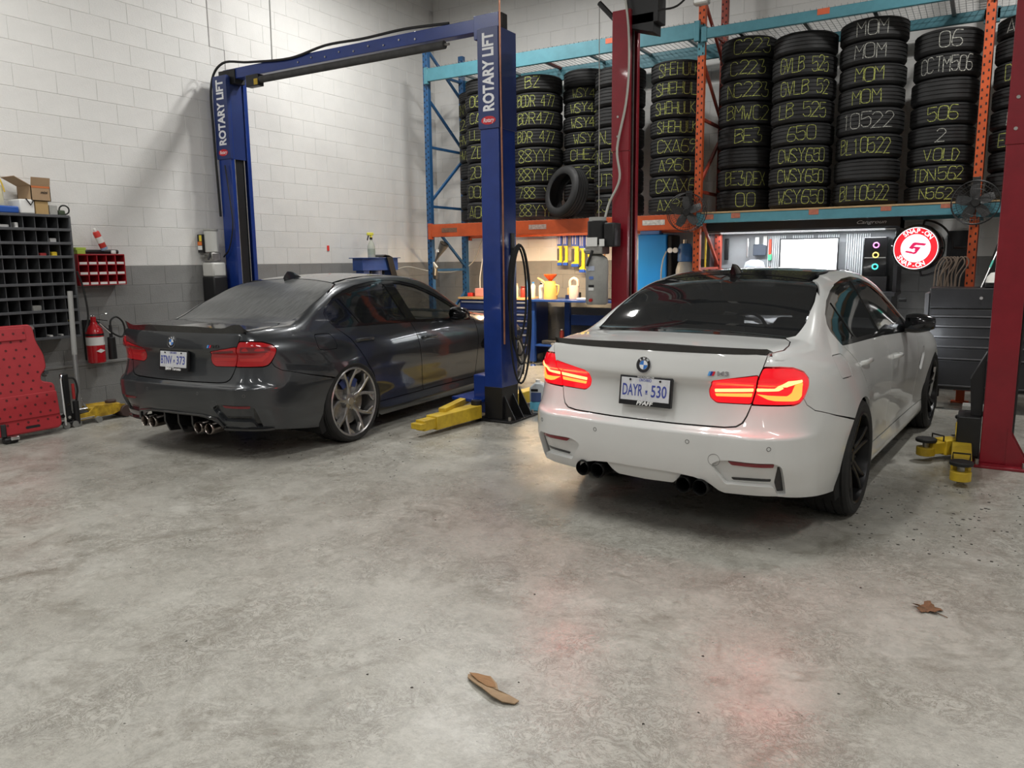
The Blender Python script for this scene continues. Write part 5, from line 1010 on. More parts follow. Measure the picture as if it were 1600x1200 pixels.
for x in (-2.97, -.86): S(MB().box(x - .02, x + .02, 9.62, 10.1, 1.08, 1.90), 'side_panel', hb, .004)
S(MB().box(-2.95, -.88, 10.06, 10.10, 1.08, 1.86), 'back_panel', M('hutch_back_grey', (.30, .31, .32), .5, var=.1, vs=5)); S(MB().prism([(9.56, 1.78), (9.54, 1.80), (9.58, 1.90), (10.1, 1.92), (10.1, 1.78)], -2.99, -.84, frame((0, 0, 0), (0, 1, 0), (0, 0, 1))), 'valance', hb, .004); S(MB().box(-2.95, -.88, 9.535, 9.545, 1.765, 1.775), 'chrome_strip', alu)
text('lettering', 'Cangroun', .055, M('script_silver', (.55, .55, .58), .3, .6), frame((-1.13, 9.545, 1.85), (1, 0, 0), (0, .25, 1)), t, .004, .002, width=.30, shear=.35).location = -Vector(t.location)
S(MB().box(-2.85, -1.0, 9.70, 9.74, 1.77, 1.782), 'led_strip', M('led_white', (1, 1, 1), .4, emit=(.95, .98, 1), es=5))
slat = M('slat_white', (.72, .74, .76), .35)
for xs in (range(0, 9), range(12, 22), range(24, 34), range(37, 48)):
    for i in xs: x = -2.34 + i * .0245; z0 = 1.16 if i < 10 or i > 36 else 1.68; S(MB().box(x - .007, x + .007, 10.035, 10.06, z0, 1.74), 'slat', slat, .002)
area('hutch_led_lamp', (-1.92, 9.72, 1.762), 1.9, .03, 16, (.93, .97, 1)).parent = None
scr = M('screen_glow', (1, 1, 1), .2, emit=(.93, 1, 1), es=1.6); pbl = M('plastic_black', (.015, .015, .016), .35)
t = thing('monitor', 'large computer monitor with bright white screen on the hutch', 'monitor', (-1.83, 9.9, 1.08)); S(MB().box(-2.17, -1.50, 9.885, 9.92, 1.27, 1.70), 'bezel', pbl, .006); s_ = S(MB().box(-2.155, -1.515, 9.883, 9.886, 1.285, 1.685), 'screen', scr)
for x, z, w, c in ((-2.07, 1.63, .06, (.6, .7, .7)), (-1.75, 1.61, .07, (.75, .78, .78)), (-1.88, 1.46, .07, (.4, .5, .55))): S(MB().box(x - w / 2, x + w / 2, 9.881, 9.884, z - .006, z + .006), 'screen_mark', M('mark%d' % int(z * 100), c, .5, emit=c, es=.9), 0, s_)
S(MB().box(-1.87, -1.80, 9.91, 9.96, 1.09, 1.40), 'stand', pbl, .006); S(MB().box(-1.97, -1.70, 9.80, 9.98, 1.08, 1.092), 'stand_base', pbl, .004)
t = thing('laptop', 'open laptop showing a white page left of the big monitor', 'laptop', (-2.35, 9.75, 1.08)); S(MB().box(-2.52, -2.19, 9.60, 9.83, 1.08, 1.10), 'keyboard_deck', alu, .005); S(MB().box(-2.52, -2.19, 9.83, 9.845, 1.10, 1.33), 'lid', alu, .005); S(MB().box(-2.505, -2.205, 9.828, 9.831, 1.12, 1.305), 'screen', scr)
t = thing('computer_tower', 'black computer tower with three glowing coloured fan rings', 'computer', (-1.08, 9.8, 1.08)); S(MB().box(-1.225, -.955, 9.76, 10.04, 1.08, 1.25), 'riser', hb, .004); S(MB().box(-1.215, -.965, 9.76, 10.02, 1.25, 1.69), 'case', M('case_black', (.008, .008, .009), .12, coat=.5), .006); S(MB().box(-1.20, -.98, 9.755, 9.761, 1.455, 1.465), 'trim_strip', alu)
for z, c in ((1.60, (.9, .15, .7)), (1.49, (.95, .6, .1)), (1.36, (.05, .9, .75))): S(MB().tube([(-1.085 + .028 * math.cos(a), 9.755, z + .028 * math.sin(a)) for a in (2 * math.pi * k / 28 for k in range(29))], .006, 6), 'fan_ring', M('rgb%d' % int(z * 100), c, .4, emit=c, es=2.2))
t = thing('speaker', 'small black desktop speaker between the monitor and computer tower', 'speaker', (-1.42, 9.8, 1.08)); S(MB().box(-1.475, -1.365, 9.75, 9.86, 1.08, 1.33), 'cabinet', pbl, .012)
for z, r in ((1.27, .02), (1.19, .036)): S(MB().lathe([(0, .002), (r * .5, .0), (r, .006), (r * 1.1, 0)], 20, frame((-1.42, 9.748, z), (1, 0, 0), (0, 0, 1))), 'driver', M('driver_grey', (.12, .12, .12), .4))
t = thing('tool_reel', 'round teal rimmed dial gauge on the hutch worktop', 'gauge', (-2.66, 9.8, 1.08)); T = frame((-2.66, 9.78, 1.20), (1, 0, 0), (0, 0, 1)); S(MB().lathe([(.0, 0), (.10, 0), (.10, .04), (0, .04)], 32, T), 'dial_body', blk, .004); S(MB().lathe([(.07, .04), (.07, .048), (.095, .048), (.095, .04)], 32, T), 'rim', M('teal_glow', (.2, .75, .65), .4, emit=(.2, .8, .65), es=.6)); S(MB().lathe([(0, .042), (.07, .042)], 24, T), 'face', ltgrey); S(MB().box(-2.70, -2.62, 9.75, 9.85, 1.08, 1.11), 'foot', blk, .005)
for k, (x0, x1, z0, z1, m, lab) in enumerate(((-2.88, -2.83, 1.45, 1.72, blk, 'long black tool pouch hanging at the left end of the hutch'), (-2.60, -2.575, 1.48, 1.72, alu, 'narrow steel ruler hanging in the hutch'), (-2.52, -2.36, 1.50, 1.64, M('pouch_slate', (.05, .06, .08), .6), 'slate grey pouch hanging under the hutch light'), (-2.50, -2.45, 1.64, 1.73, paper, 'white tape roll pack hanging above the slate pouch'), (-2.40, -2.35, 1.62, 1.74, ltgrey, 'grey cable loop pack hanging above the slate pouch'), (-2.33, -2.30, 1.50, 1.70, M('screwdriver_red', (.75, .08, .04), .4), 'red handled screwdriver hanging beside the white slats'), (-2.335, -2.29, 1.44, 1.52, M('green_plastic', (.1, .55, .25), .4), 'small green plastic clip hanging beside the white slats'))): TB('hung_tool', lab, 'tool', x0, x1, 10.0, 10.03, z0, z1, m, .008)
bg = MB(); bg.lathe([(0, 0), (.11, 0), (.13, .04), (.11, .10), (.05, .13), (0, .13)], 16, Matrix.Translation((-2.47, 9.9, 1.32)) @ Matrix.Diagonal((1, .6, 1, 1))); tag(bg.build('headlamp_cap', M('cap_pale_blue', (.62, .68, .8), .6)), 'pale blue cap resting on the shelf block in the hutch', 'cap')
TB('shelf_block', 'dark shelf block in the hutch under the pale blue cap', 'block', -2.60, -2.27, 9.86, 10.05, 1.08, 1.32, hb, .006)
bg = MB(); rr_ = random.Random(3)
for k in range(5): bg.lathe([(0, 0), (.16 - .01 * k, .0), (.15, .05), (.07, .085), (0, .08)], 9, Matrix.Translation((-1.30 + .11 * k, 9.75 + rr_.uniform(-.04, .04), 1.915)) @ Matrix.Rotation(rr_.uniform(0, 3), 4, 'Z') @ Matrix.Diagonal((1.0, .7, .6 + rr_.uniform(0, .35), 1)))
bag = bg.build('garbage_bag', M('bag_black', (.012, .012, .013), .35, bump=.9, bs=18)); rm = bag.modifiers.new('merge', 'REMESH'); rm.mode = 'VOXEL'; rm.voxel_size = .015; tag(bag, 'crumpled black plastic bag lying on top of the hutch', 'bag')
# round lit sign
t = thing('lit_sign', 'round illuminated red and white sign reading SNAP-ON on black bracket', 'sign', (-.655, 9.40, 1.555)); nrm = Vector((-.20, -1, 0)).normalized(); T = frame((0, 0, 0), (-nrm.y, nrm.x, 0), (0, 0, 1))
MB().lathe([(.0, .02), (.222, .02), (.232, .028), (.246, .018), (.252, -.02), (.25, -.12), (.22, -.17), (0, -.18)], 56, T).build('housing', M('sign_black', (.01, .01, .011), .15, coat=.6), t)
sr = M('sign_red', (.8, .02, .03), .3, emit=(.90, .02, .035), es=.62); sw_ = M('sign_white', (1, 1, 1), .3, emit=(1, .97, .98), es=.85); MB().lathe([(.145, .024), (.213, .024)], 56, T).build('red_ring', sr, t); MB().lathe([(0, .0245), (.147, .0245)], 56, T).build('white_disc', sw_, t); MB().lathe([(.212, .0245), (.220, .0245)], 56, T).build('white_rim', sw_, t)
for s, a0, sg in (('SNAP-ON', 112, 1), ('SNAP-ON', -113, -1)):
    st = 14.5 if sg > 0 else 14.2
    for i, ch in enumerate(s):
        a = R(a0 + (32 if sg > 0 else -32) - sg * st * i) if sg > 0 else R(-90 + st * (i - 3) - 17)
        a = R(128 - st * i) if sg > 0 else a
        c = Vector((math.cos(a), math.sin(a), 0)) * .180; text('letter', ch, .066, sw_, T @ Matrix.Translation(c + Vector((0, 0, .025))) @ Matrix.Rotation(a - math.pi / 2 if sg > 0 else a + math.pi / 2, 4, 'Z'), t, .02, .001)
g = MB(); u = lambda L_: [(x * .00082, -y * .00082) for x, y in L_]
sx = [(490, 490), (670, 515), (640, 550), (510, 535), (470, 560), (585, 575), (570, 600), (515, 680), (480, 690), (330, 655), (355, 630), (440, 645), (470, 660), (500, 640), (480, 625), (500, 605), (480, 590), (450, 605), (400, 590), (400, 575), (455, 500)]
g.prism([((x - 500) * .00062, -(y - 590) * .00062) for x, y in sx][::-1], .0255, .027, T); g.build('wrench_emblem', M('emblem_crimson', (.55, .01, .08), .4, emit=(.6, .01, .09), es=.7), t)
MB().tube(smoothline([T @ Vector((.02 + .30 * math.cos(a), .30 * math.sin(a) * .98, -.10)) for a in (R(85 - 170 * k / 16) for k in range(17))], 2), .011, 8).build('bracket_arc', blk, t)
for q in (1, -1): MB().cyl(T @ Vector((.03, q * .245, -.09)), T @ Vector((.04, q * .298, -.10)), .011, n=8).build('bracket_pin', blk, t)
MB().tube([T @ Vector((.315, 0, -.10)), T @ Vector((.34, 0, -.30)), T @ Vector((.34, 0, -.78))], .014, 8).build('wall_arm', blk, t)
# black tool chest at right
ck = M('chest_black', (.02, .02, .022), .42, coat=.1, var=.2, vs=7); t = thing('tool_chest', 'black rolling tool chest with wide drawers between white sedan and red post', 'tool chest', (.05, 8.7, 0))
S(MB().box(-.445, .575, 8.47, 8.93, .20, 1.17), 'case', ck, .006); S(MB().box(-.485, -.447, 8.46, 8.93, .62, 1.12), 'side_shelf', M('chest_side_grey', (.10, .10, .105), .4, var=.2, vs=10), .006)
lid = S(MB().box(-.44, .57, 8.45, 8.47, .985, 1.168), 'lid_front', ck, .004); S(MB().cyl((-.02, 8.435, 1.08), (-.02, 8.452, 1.08), .014, n=14), 'lock', alu, 0, lid)
for za, zb in ((.975, .895), (.895, .80), (.80, .70), (.70, .605), (.605, .49), (.49, .23)):
    d = S(MB().box(-.43, .56, 8.452, 8.472, zb + .004, za - .004), 'drawer', ck, .004); S(MB().box(-.43, .56, 8.442, 8.456, zb + .004, zb + .018), 'drawer_pull', M('chest_pull', (.12, .12, .125), .35, .8), .002, d)
for x in (-.35, .08, .48): S(MB().cyl((x - .025, 8.55, .07), (x + .025, 8.55, .07), .07, n=20), 'caster', rub, .006); S(MB().box(x - .04, x + .04, 8.51, 8.59, .12, .20), 'caster_fork', blk, .004)
TB('floor_plate', 'grey steel plate leaning at the foot of the black tool chest', 'plate', -.10, .10, 8.25, 8.43, .05, .09, gry, .004).rotation_euler = (0, 0, 0)
TB('creeper_base', 'low black base block under the grey steel plate', 'block', -.08, .08, 8.27, 8.41, 0, .05, blk, .004)
t = thing('tool_box_lid', 'raised black lid panel standing behind the tool chest top', 'lid', (.2, 8.9, 1.17)); S(MB().prism([(-.03, 1.17), (.57, 1.17), (.57, 1.66), (.13, 1.66), (.07, 1.58)], -8.92, -8.89, frame((0, 0, 0), (1, 0, 0), (0, 0, 1))), 'panel', M('lid_black', (.01, .01, .011), .3), .004)
t = thing('golf_club', 'golf club leaning on the black lid panel with teal grip band', 'golf club', (.0, 8.7, 1.17)); S(MB().cyl((-.03, 8.62, 1.17), (.09, 8.85, 1.55), .006, n=8), 'shaft', alu); S(MB().cyl((.029, 8.733, 1.357), (.05, 8.773, 1.423), .009, n=10), 'grip_band', M('teal_band', (.1, .5, .4), .4)); S(MB().box(.08, .14, 8.82, 8.88, 1.53, 1.57), 'club_head', blk, .012)
g = MB(); g.lathe([(0, .10), (.06, .09), (.09, .05), (.10, 0)], 20, Matrix.Translation((.10, 8.62, 1.22))); g.box(.02, .18, 8.50, 8.56, 1.218, 1.228); tag(g.build('cap', pmat('cap_white', (.7, .7, .66), .6), None, .004), 'white work cap on top of the black tool chest', 'cap'); TB('parts_case', 'black case under the white work cap on the chest', 'case', .0, .22, 8.53, 8.73, 1.17, 1.22, pbl, .01)
bottle('marker', 'small yellow marker bottle behind the white work cap', 'bottle', .15, 8.80, 1.17, .20, .014, pmat('marker_yellow', (.75, .7, .1)), paper)
TB('wall_board', 'dark board standing on the wall left of the right orange post', 'board', -.40, -.20, 10.18, 10.21, 0, 1.75, M('board_dark', (.02, .02, .022), .5))
for k in range(7): x = -.40 + .03 * k; rk_ = random.Random(k); tag(MB().tube(smoothline([(x, 8.90, 1.17), (x + rk_.uniform(-.02, .02), 8.89, 1.28), (x + .05 + rk_.uniform(-.03, .03), 8.88, 1.40), (x + .03, 8.89, 1.46), (x - .03, 8.90, 1.36), (x - .04, 8.90, 1.17)], 5), .007, 6).build('cable', M('cable_brown', (.16, .12, .09), .6)), 'brown cable coiled among others beside the right orange post', 'cable', 'cables coiled by the orange post')
# things past the red post
t = thing('service_cart', 'black service cart partly hidden right of the red post', 'cart', (.8, 7.8, 0))
for z in (.12, .60): S(MB().box(.46, 1.15, 7.5, 8.1, z, z + .04), 'shelf', ck, .006)
for x in (.50, 1.11):
    for y in (7.54, 8.06): S(MB().box(x - .02, x + .02, y - .02, y + .02, .08, .95), 'leg', ck, .003); S(MB().cyl((x - .015, y, .04), (x + .015, y, .04), .04, n=16), 'caster', rub)
S(MB().box(.50, 1.11, 7.52, 7.56, .16, .60), 'panel', ck, .004)
# ---------- left wall and its equipment ----------
WX = XL + .006; bs = M('bin_grey', (.085, .088, .095), .45, var=.2, vs=8); bin_ = M('bin_inside', (.03, .03, .032), .6)
t = thing('bin_shelf', 'large dark grey pigeonhole bin shelf on the left wall', 'shelf', (WX, 3.6, .82)); x0, x1, y0, y1, z0, z1 = WX, -7.27, 3.02, 4.135, .82, 1.92
S(MB().box(x0, x0 + .01, y0, y1, z0, z1), 'back_panel', bin_)
for i in range(10): z = z0 + (z1 - z0) * i / 9; S(MB().box(x0 + .01, x1, y0, y1, z - .006, z + .006), 'shelf_board', bs, .001); S(MB().box(x1 - .012, x1 + .002, y0, y1, z - .012, z + .012), 'shelf_lip', bs, .002)
for i in range(12): y = y0 + (y1 - y0) * i / 11; S(MB().box(x0 + .01, x1 - (.0 if i in (0, 11) else .02), y - (.008 if i in (0, 11) else .003), y + (.008 if i in (0, 11) else .003), z0, z1), 'divider', bs, .001)
dy, dz = (y1 - y0) / 11, (z1 - z0) / 9
for k, (c, r, w, h, m, lab) in enumerate(((9, 6, .05, .04, M('foam_yellow', (.75, .55, .03), .6), 'yellow foam piece in the grey bin shelf'), (6, 8, .03, .05, paper, 'small white box in the top row of the bin shelf'), (5, 8, .08, .03, M('plastic_bag_grey', (.45, .45, .45), .4), 'crumpled grey plastic bag in the top row of the bin shelf'), (8, 0, .03, .02, paper, 'small white clip in the bottom row of the bin shelf'), (9, 0, .02, .02, paper, 'tiny white cap in the bottom row of the bin shelf'), (7, 2, .08, .05, gry, 'round grey ring in the middle of the bin shelf'), (10, 1, .03, .02, M('foam_yellow'), 'small yellow fitting in the bin shelf'), (8, 6, .06, .03, M('rag_red', (.35, .03, .03), .7), 'red rag bundle in the bin shelf'), (9, 7, .06, .04, M('plastic_bag_grey'), 'grey bagged part in the second row of the bin shelf'), (4, 7, .06, .03, M('rag_red'), 'red part box in the second row of the bin shelf'))):
    yc = y0 + dy * (c + .5); zc = z0 + dz * r + .0065; TB('small_part', lab, 'part', -7.40, -7.30, yc - w / 2, yc + w / 2, zc, zc + h, m, .008)
# on top of the bin shelf
zt = 1.933; TB('tool_case', 'flat blue plastic case on top of the bin shelf', 'case', -7.52, -7.30, 3.40, 3.715, zt, zt + .06, M('case_blue', (.02, .09, .38), .4), .01)
t = thing('washer_jug', 'cream plastic jug with yellow hose on the blue case', 'jug', (-7.42, 3.56, zt + .06)); MB().lathe([(0, 0), (.085, 0), (.09, .01), (.085, .15), (.06, .22), (.03, .25), (.03, .27), (0, .27)], 24).build('jug_body', M('jug_cream', (.70, .66, .46), .4), t); MB().cyl((0, 0, .27), (0, 0, .31), .034, n=16).build('cap', blk, t); MB().tube(smoothline([(.0, .03, .27), (.03, .06, .24), (.05, .075, .17), (.06, .08, .12)], 5), .007, 8).build('hose', M('hose_yellow', (.6, .42, .05), .4), t)
TB('white_box', 'white plastic tub with black clip beside the cardboard boxes', 'tub', -7.50, -7.30, 3.725, 3.85, zt, zt + .125, paper, .01); tag(MB().tube([(-7.299, 3.78, zt + .13), (-7.294, 3.815, zt + .075), (-7.294, 3.84, zt + .115)], .006, 6).build('zip_tie', blk), 'black zip tie hooked over the white plastic tub', 'zip tie')
cb = M('carton_tan', (.40, .27, .16), .7, var=.1, vs=6); TB('carton', 'small closed tan carton under the open cardboard box', 'box', -7.52, -7.31, 3.862, 3.975, zt, zt + .115, M('carton_gold', (.45, .30, .13), .7, var=.1, vs=6), .003)
t = thing('carton', 'open brown cardboard box with raised flaps on the smaller carton', 'box', (-7.42, 3.92, zt + .116)); zb = zt + .117
for a in ((-7.53, -7.30, 3.83, 3.836, zb, zb + .13), (-7.53, -7.30, 3.994, 4.0, zb, zb + .13), (-7.53, -7.524, 3.83, 4.0, zb, zb + .13), (-7.306, -7.30, 3.83, 4.0, zb, zb + .13), (-7.53, -7.30, 3.83, 4.0, zb, zb + .005)): S(MB().box(*a), 'box_wall', cb)
S(MB().box(-7.2995, -7.2985, 3.835, 3.995, zb + .112, zb + .13), 'orange_band', M('band_orange', (.55, .16, .05), .6)); S(MB().box(0, .004, 0, .165, 0, .075, T=Matrix.Translation((-7.302, 3.833, zb + .13)) @ Matrix.Rotation(R(12), 4, 'Y')), 'flap', cb); S(MB().box(0, .22, -.15, 0, 0, .004, T=Matrix.Translation((-7.525, 3.832, zb + .13)) @ Matrix.Rotation(R(-28), 4, 'X')), 'flap', cb); S(MB().box(0, .22, 0, .005, 0, .07, T=Matrix.Translation((-7.525, 3.996, zb + .13))), 'flap', cb)
text('marking', 'mini', .035, blk, frame((-7.2975, 3.94, zb + .075), (0, 1, 0), (0, 0, 1)), t, .015, .0008, shear=.3).location = -Vector(t.location)
TB('small_box', 'small grey parts box beside the tan carton', 'box', -7.48, -7.31, 3.985, 4.055, zt, zt + .085, gry, .004); TB('gadget', 'dark green gadget with knobs at the end of the bin shelf top', 'gadget', -7.45, -7.31, 4.065, 4.125, zt, zt + .045, M('gadget_green', (.05, .07, .04), .5), .01)
tag(MB().tube([(-7.32, 4.12 + .045 * math.cos(a), zt + .048 + .04 * math.sin(a)) for a in (2 * math.pi * k / 30 for k in range(31))], .007, 8).build('rubber_ring', rub), 'thick black rubber ring standing at the end of the bin shelf', 'ring')
# red parts cabinet
rc = M('parts_cabinet_red', (.36, .012, .02), .35, coat=.2); t = thing('parts_cabinet', 'red wall cabinet of small bins with white labels', 'cabinet', (WX, 4.5, 1.28)); x1 = -7.40; ya, yb, za, zb = 4.25, 4.72, 1.285, 1.575
S(MB().box(WX, WX + .01, ya, yb, za, zb), 'back_panel', rc); S(MB().box(WX, x1 + .004, ya, yb, zb - .006, zb + .006), 'top_panel', rc, .002)
for i in range(6): y = ya + (yb - ya) * i / 5; S(MB().box(WX, x1, y - .004, y + .004, za, zb), 'divider', rc, .001)
for j in range(3):
    z = za + (zb - za) * j / 3; S(MB().box(WX, x1 + .002, ya, yb, z - .004, z + .004), 'bin_floor', rc, .001); S(MB().box(x1 - .004, x1, ya, yb, z, z + .03), 'bin_front', rc, .001)
    for i in range(5): y = ya + (yb - ya) * (i + .5) / 5; S(MB().box(x1, x1 + .0015, y - .036, y + .036, z + .005, z + .027), 'label', paper)
zt = 1.582; TB('green_box', 'flat lime green box lower of two on the red cabinet', 'box', -7.52, -7.41, 4.255, 4.335, zt, zt + .035, M('box_lime', (.42, .55, .08), .5), .003); TB('green_box', 'flat lime green box upper of two on the red cabinet', 'box', -7.53, -7.42, 4.25, 4.35, zt + .036, zt + .062, M('box_lime'), .003)
tag(MB().cyl((-7.46, 4.345, zt + .022), (-7.46, 4.69, zt + .022), .021, n=16).build('light_bar', pbl), 'black cylindrical work light lying on the red cabinet', 'work light'); TB('tape_roll', 'white label roll beside the spray can on the red cabinet', 'roll', -7.43, -7.40, 4.60, 4.64, zt, zt + .035, paper, .006)
t = thing('spray_can', 'tilted red and white spray can on the red cabinet', 'spray can', (-7.42, 4.53, zt + .055)); T = Matrix.Rotation(R(24), 4, 'X'); MB().lathe([(0, 0), (.030, 0), (.032, .004), (.032, .16), (.026, .175), (.0, .175)], 20, T).build('can', M('can_red', (.6, .05, .04), .35), t); MB().lathe([(.0325, .06), (.0325, .12)], 20, T).build('can_label', paper, t); MB().lathe([(.014, .172), (.016, .19), (.012, .205), (0, .205)], 14, T).build('nozzle', paper, t); MB().lathe([(0.0, -.012), (.033, -.012), (.033, .012), (0, .012)], 20, T).build('can_base', M('can_blue', (.25, .35, .5), .4), t)
# fire extinguisher
er = M('extinguisher_red', (.45, .012, .018), .22, coat=.6); t = thing('fire_extinguisher', 'red fire extinguisher with black discharge horn hung on the left wall', 'fire extinguisher', (-7.45, 4.37, .525)); MB().lathe([(0, 0), (.075, 0), (.082, .008), (.082, .29), (.072, .335), (.035, .375), (.03, .40), (0, .40)], 32).build('cylinder', er, t); MB().lathe([(.0825, .175), (.0825, .255)], 32).build('instruction_label', paper, t)
g = MB(); g.prism([(-.045, 0), (0, -.02), (.045, 0), (0, .02)], 0, .001, frame((.0826, .0, .12), (0, 1, 0), (0, 0, 1))); g.build('maker_mark', paper, t)
MB().lathe([(.083, .268), (.083, .288)], 32).build('strap', blk, t); MB().cyl((0, 0, .40), (0, 0, .45), .026, n=14).build('valve', er, t, .003); MB().bar((-.0, -.02, .46), (.02, .13, .475), .022, .008).build('lever', M('chrome'), t, .002); MB().bar((0, 0, .43), (.02, .13, .405), .02, .008).build('carry_handle', blk, t, .002); MB().bar((.07, .02, .385), (.085, .11, .285), .022, .004).build('tag', paper, t)
MB().cyl((.02, .155, .02), (.02, .155, .24), .040, .036, n=20).build('discharge_horn', blk, t, .006); MB().cyl((.02, .155, .24), (.02, .155, .36), .016, .014, n=12).build('horn_neck', blk, t); MB().tube(smoothline([(.02, .155, .35), (.02, .17, .41), (.02, .23, .435), (.02, .29, .38), (.02, .305, .29), (.02, .27, .235), (.02, .20, .26), (.02, .10, .34), (.01, .02, .41)], 6), .009, 8).build('hose', rub, t); MB().box(-.115, -.08, -.05, .05, .02, .42).build('wall_bracket', blk, t, .003)
# creeper leaning on the bin shelf
cr = M('creeper_red', (.40, .03, .038), .45, var=.12, vs=5); t = thing('mechanic_creeper', 'red plastic mechanic creeper with dimples leaning on the bin shelf', 'creeper', (-7.02, 3.45, .0)); T = frame((-7.0, 3.46, .045), (0, 1, 0), (-.21, 0, 1)) 
ol = rnd([(-.29, 0), (.22, 0), (.25, .03), (.255, .40), (.15, .43), (.16, .48), (.22, .54), (.22, .66), (.18, .78), (.175, .90), (.15, .935), (-.28, .935), (-.34, .80), (-.36, .62), (-.31, .46), (-.34, .34), (-.34, .05)], .03)
MB().prism(ol, 0, .055, T).build('shell', cr, t, .012).location = -Vector(t.location)
def SC(mb, n, m, bev=0, par=None): o = mb.build(n, m, par or t, bev); o.location = -Vector(t.location) if par is None else (0, 0, 0); return o
SC(MB().prism(rnd([(-.06, .035), (.06, .035), (.06, .058), (-.06, .058)], .01), .05, .0555, T), 'hand_slot', holem); SC(MB().prism(rnd([(-.31, .12), (.245, .12), (.255, .33), (-.31, .33)], .02), .05, .064, T), 'lower_pad', cr, .006); SC(MB().prism(rnd([(-.20, .80), (.10, .80), (.10, .91), (-.20, .91)], .015), .05, .066, T), 'head_pad', cr, .006)
dm = MB(); rq = random.Random(9)
for j in range(12):
    for i in range(7):
        u, v = -.28 + i * .083 + (.03 if j % 2 else 0), .09 + j * .07
        if u > .22 - .06 * (v > .40) or (v > .76 and abs(u + .05) > .16): continue
        h = .0645 if .12 < v < .33 else (.0665 if v > .8 and -.2 < u < .1 else .0555); dm.lathe([(0, h + .0006), (.011, h + .0006)], 10, T @ Matrix.Translation((u, v, 0)))
tag(SC(dm, 'dimples', M('dimple_dark', (.10, .01, .012), .6)), kind='stuff')
for u, v in ((.17, .90), (.21, .50), (.27, .09), (-.36, .46)):
    c = T @ Vector((u + .02, v, -.03)); w = SC(MB().cyl(c + Vector((-.0, -.014, 0)), c + Vector((0, .014, 0)), .032, n=18), 'caster', M('caster_grey', (.22, .22, .21), .5), .004); SC(MB().cyl(T @ Vector((u, v, -.01)), T @ Vector((u, v, .05)), .018, n=10), 'caster_stem', M('chrome'))
# black cylinder jack between creeper and floor jack
t = thing('pump_jack', 'black hydraulic pump jack with chrome frame beside the creeper', 'jack', (-7.14, 3.77, 0)); SC(MB().box(-7.16, -7.10, 3.785, 3.84, .06, .50), 'body', blk, .01); SC(MB().tube([(-7.06, 3.75, .04), (-7.07, 3.75, .46), (-7.08, 3.765, .50), (-7.12, 3.80, .50)], .011, 8), 'frame_tube', M('chrome')); SC(MB().box(-7.17, -7.08, 3.76, 3.86, .03, .06), 'base', blk, .006); SC(MB().tube(smoothline([(-7.12, 3.84, .46), (-7.12, 3.90, .44), (-7.12, 3.92, .34), (-7.12, 3.90, .24)], 5), .009, 8), 'hose', rub); SC(MB().cyl((-7.11, 3.875, .26), (-7.11, 3.875, .40), .013, n=10), 'red_grip', M('grip_red', (.4, .03, .03), .5)); SC(MB().cyl((-7.10, 3.88, .03), (-7.10, 3.88, .24), .026, n=14), 'ram', blk)
for y in (3.77, 3.85): SC(MB().cyl((-7.10, y, .03), (-7.075, y, .03), .03, n=16), 'caster', M('caster_grey'))
for z in (.10, .22): SC(MB().cyl((-7.10, 3.81, z), (-7.094, 3.81, z), .014, n=12), 'bolt', M('chrome'))
t.location.y += .045
t = thing('caster_leg', 'black and chrome caster foot at the bottom left of the creeper', 'caster', (-6.93, 3.24, 0)); SC(MB().box(-6.97, -6.90, 3.20, 3.31, 0, .05), 'foot', blk, .015); SC(MB().bar((-6.95, 3.22, .05), (-6.97, 3.23, .16), .04, .05), 'bracket', blk, .006); SC(MB().box(-6.91, -6.88, 3.24, 3.31, .03, .06), 'chrome_cap', M('chrome'), .006)
# yellow floor jack with long handle
jy = M('jack_yellow', (.62, .40, .03), .42, var=.3, vs=18, col2=(.30, .18, .02)); t = thing('floor_jack', 'yellow low floor jack with long upright steel handle', 'floor jack', (-7.25, 4.1, 0))
for x in (-7.30, -7.14): SC(MB().prism([(3.93, .04), (4.30, .05), (4.42, .09), (4.42, .13), (4.30, .155), (4.12, .16), (4.06, .11), (3.95, .10)], x, x + .012, frame((0, 0, 0), (0, 1, 0), (0, 0, 1))), 'side_plate', jy, .002)
SC(MB().box(-7.295, -7.135, 4.08, 4.38, .10, .15), 'top_cover', jy, .012); SC(MB().box(-7.29, -7.14, 3.95, 4.07, .04, .12), 'pump_housing', blk, .01); SC(MB().cyl((-7.33, 4.42, .065), (-7.10, 4.42, .065), .06, n=20), 'front_wheel', M('jack_wheel_brown', (.07, .045, .04), .5), .006); SC(MB().cyl((-7.22, 4.33, .15), (-7.22, 4.33, .175), .05, n=18), 'saddle', M('jack_wheel_brown'), .004)
SC(MB().cyl((-7.12, 3.90, .06), (-7.12, 4.10, .06), .008, n=8), 'cross_rod', M('chrome'))
for y in (3.93, 4.13): SC(MB().cyl((-7.12, y, .03), (-7.09, y, .03), .03, n=16), 'rear_caster', M('caster_grey'))
for s in (-1, 1): SC(MB().bar((-7.20, 4.02 + s * .07, .11), (-7.215, 4.02 + s * .02, .23), .02, .02), 'yoke_arm', M('chrome'), .003)
SC(MB().cyl((-7.20, 3.95, .13), (-7.20, 4.09, .13), .018, n=12), 'yoke_roller', M('chrome')); SC(MB().cyl((-7.215, 4.02, .14), (-7.245, 4.04, .66), .021, n=16), 'lower_handle', M('handle_steel', (.42, .42, .42), .35, .7)); SC(MB().cyl((-7.245, 4.04, .65), (-7.262, 4.065, 1.24), .023, n=16), 'upper_handle', M('handle_foam', (.36, .36, .35), .55))
tag(MB().tube(smoothline([(-7.26, 4.15, 1.42), (-7.27, 4.20, 1.25), (-7.27, 4.22, 1.0), (-7.27, 4.18, .85)], 6), .009, 8).build('air_line', rub), 'short black air line hanging from the end of the bin shelf', 'hose')
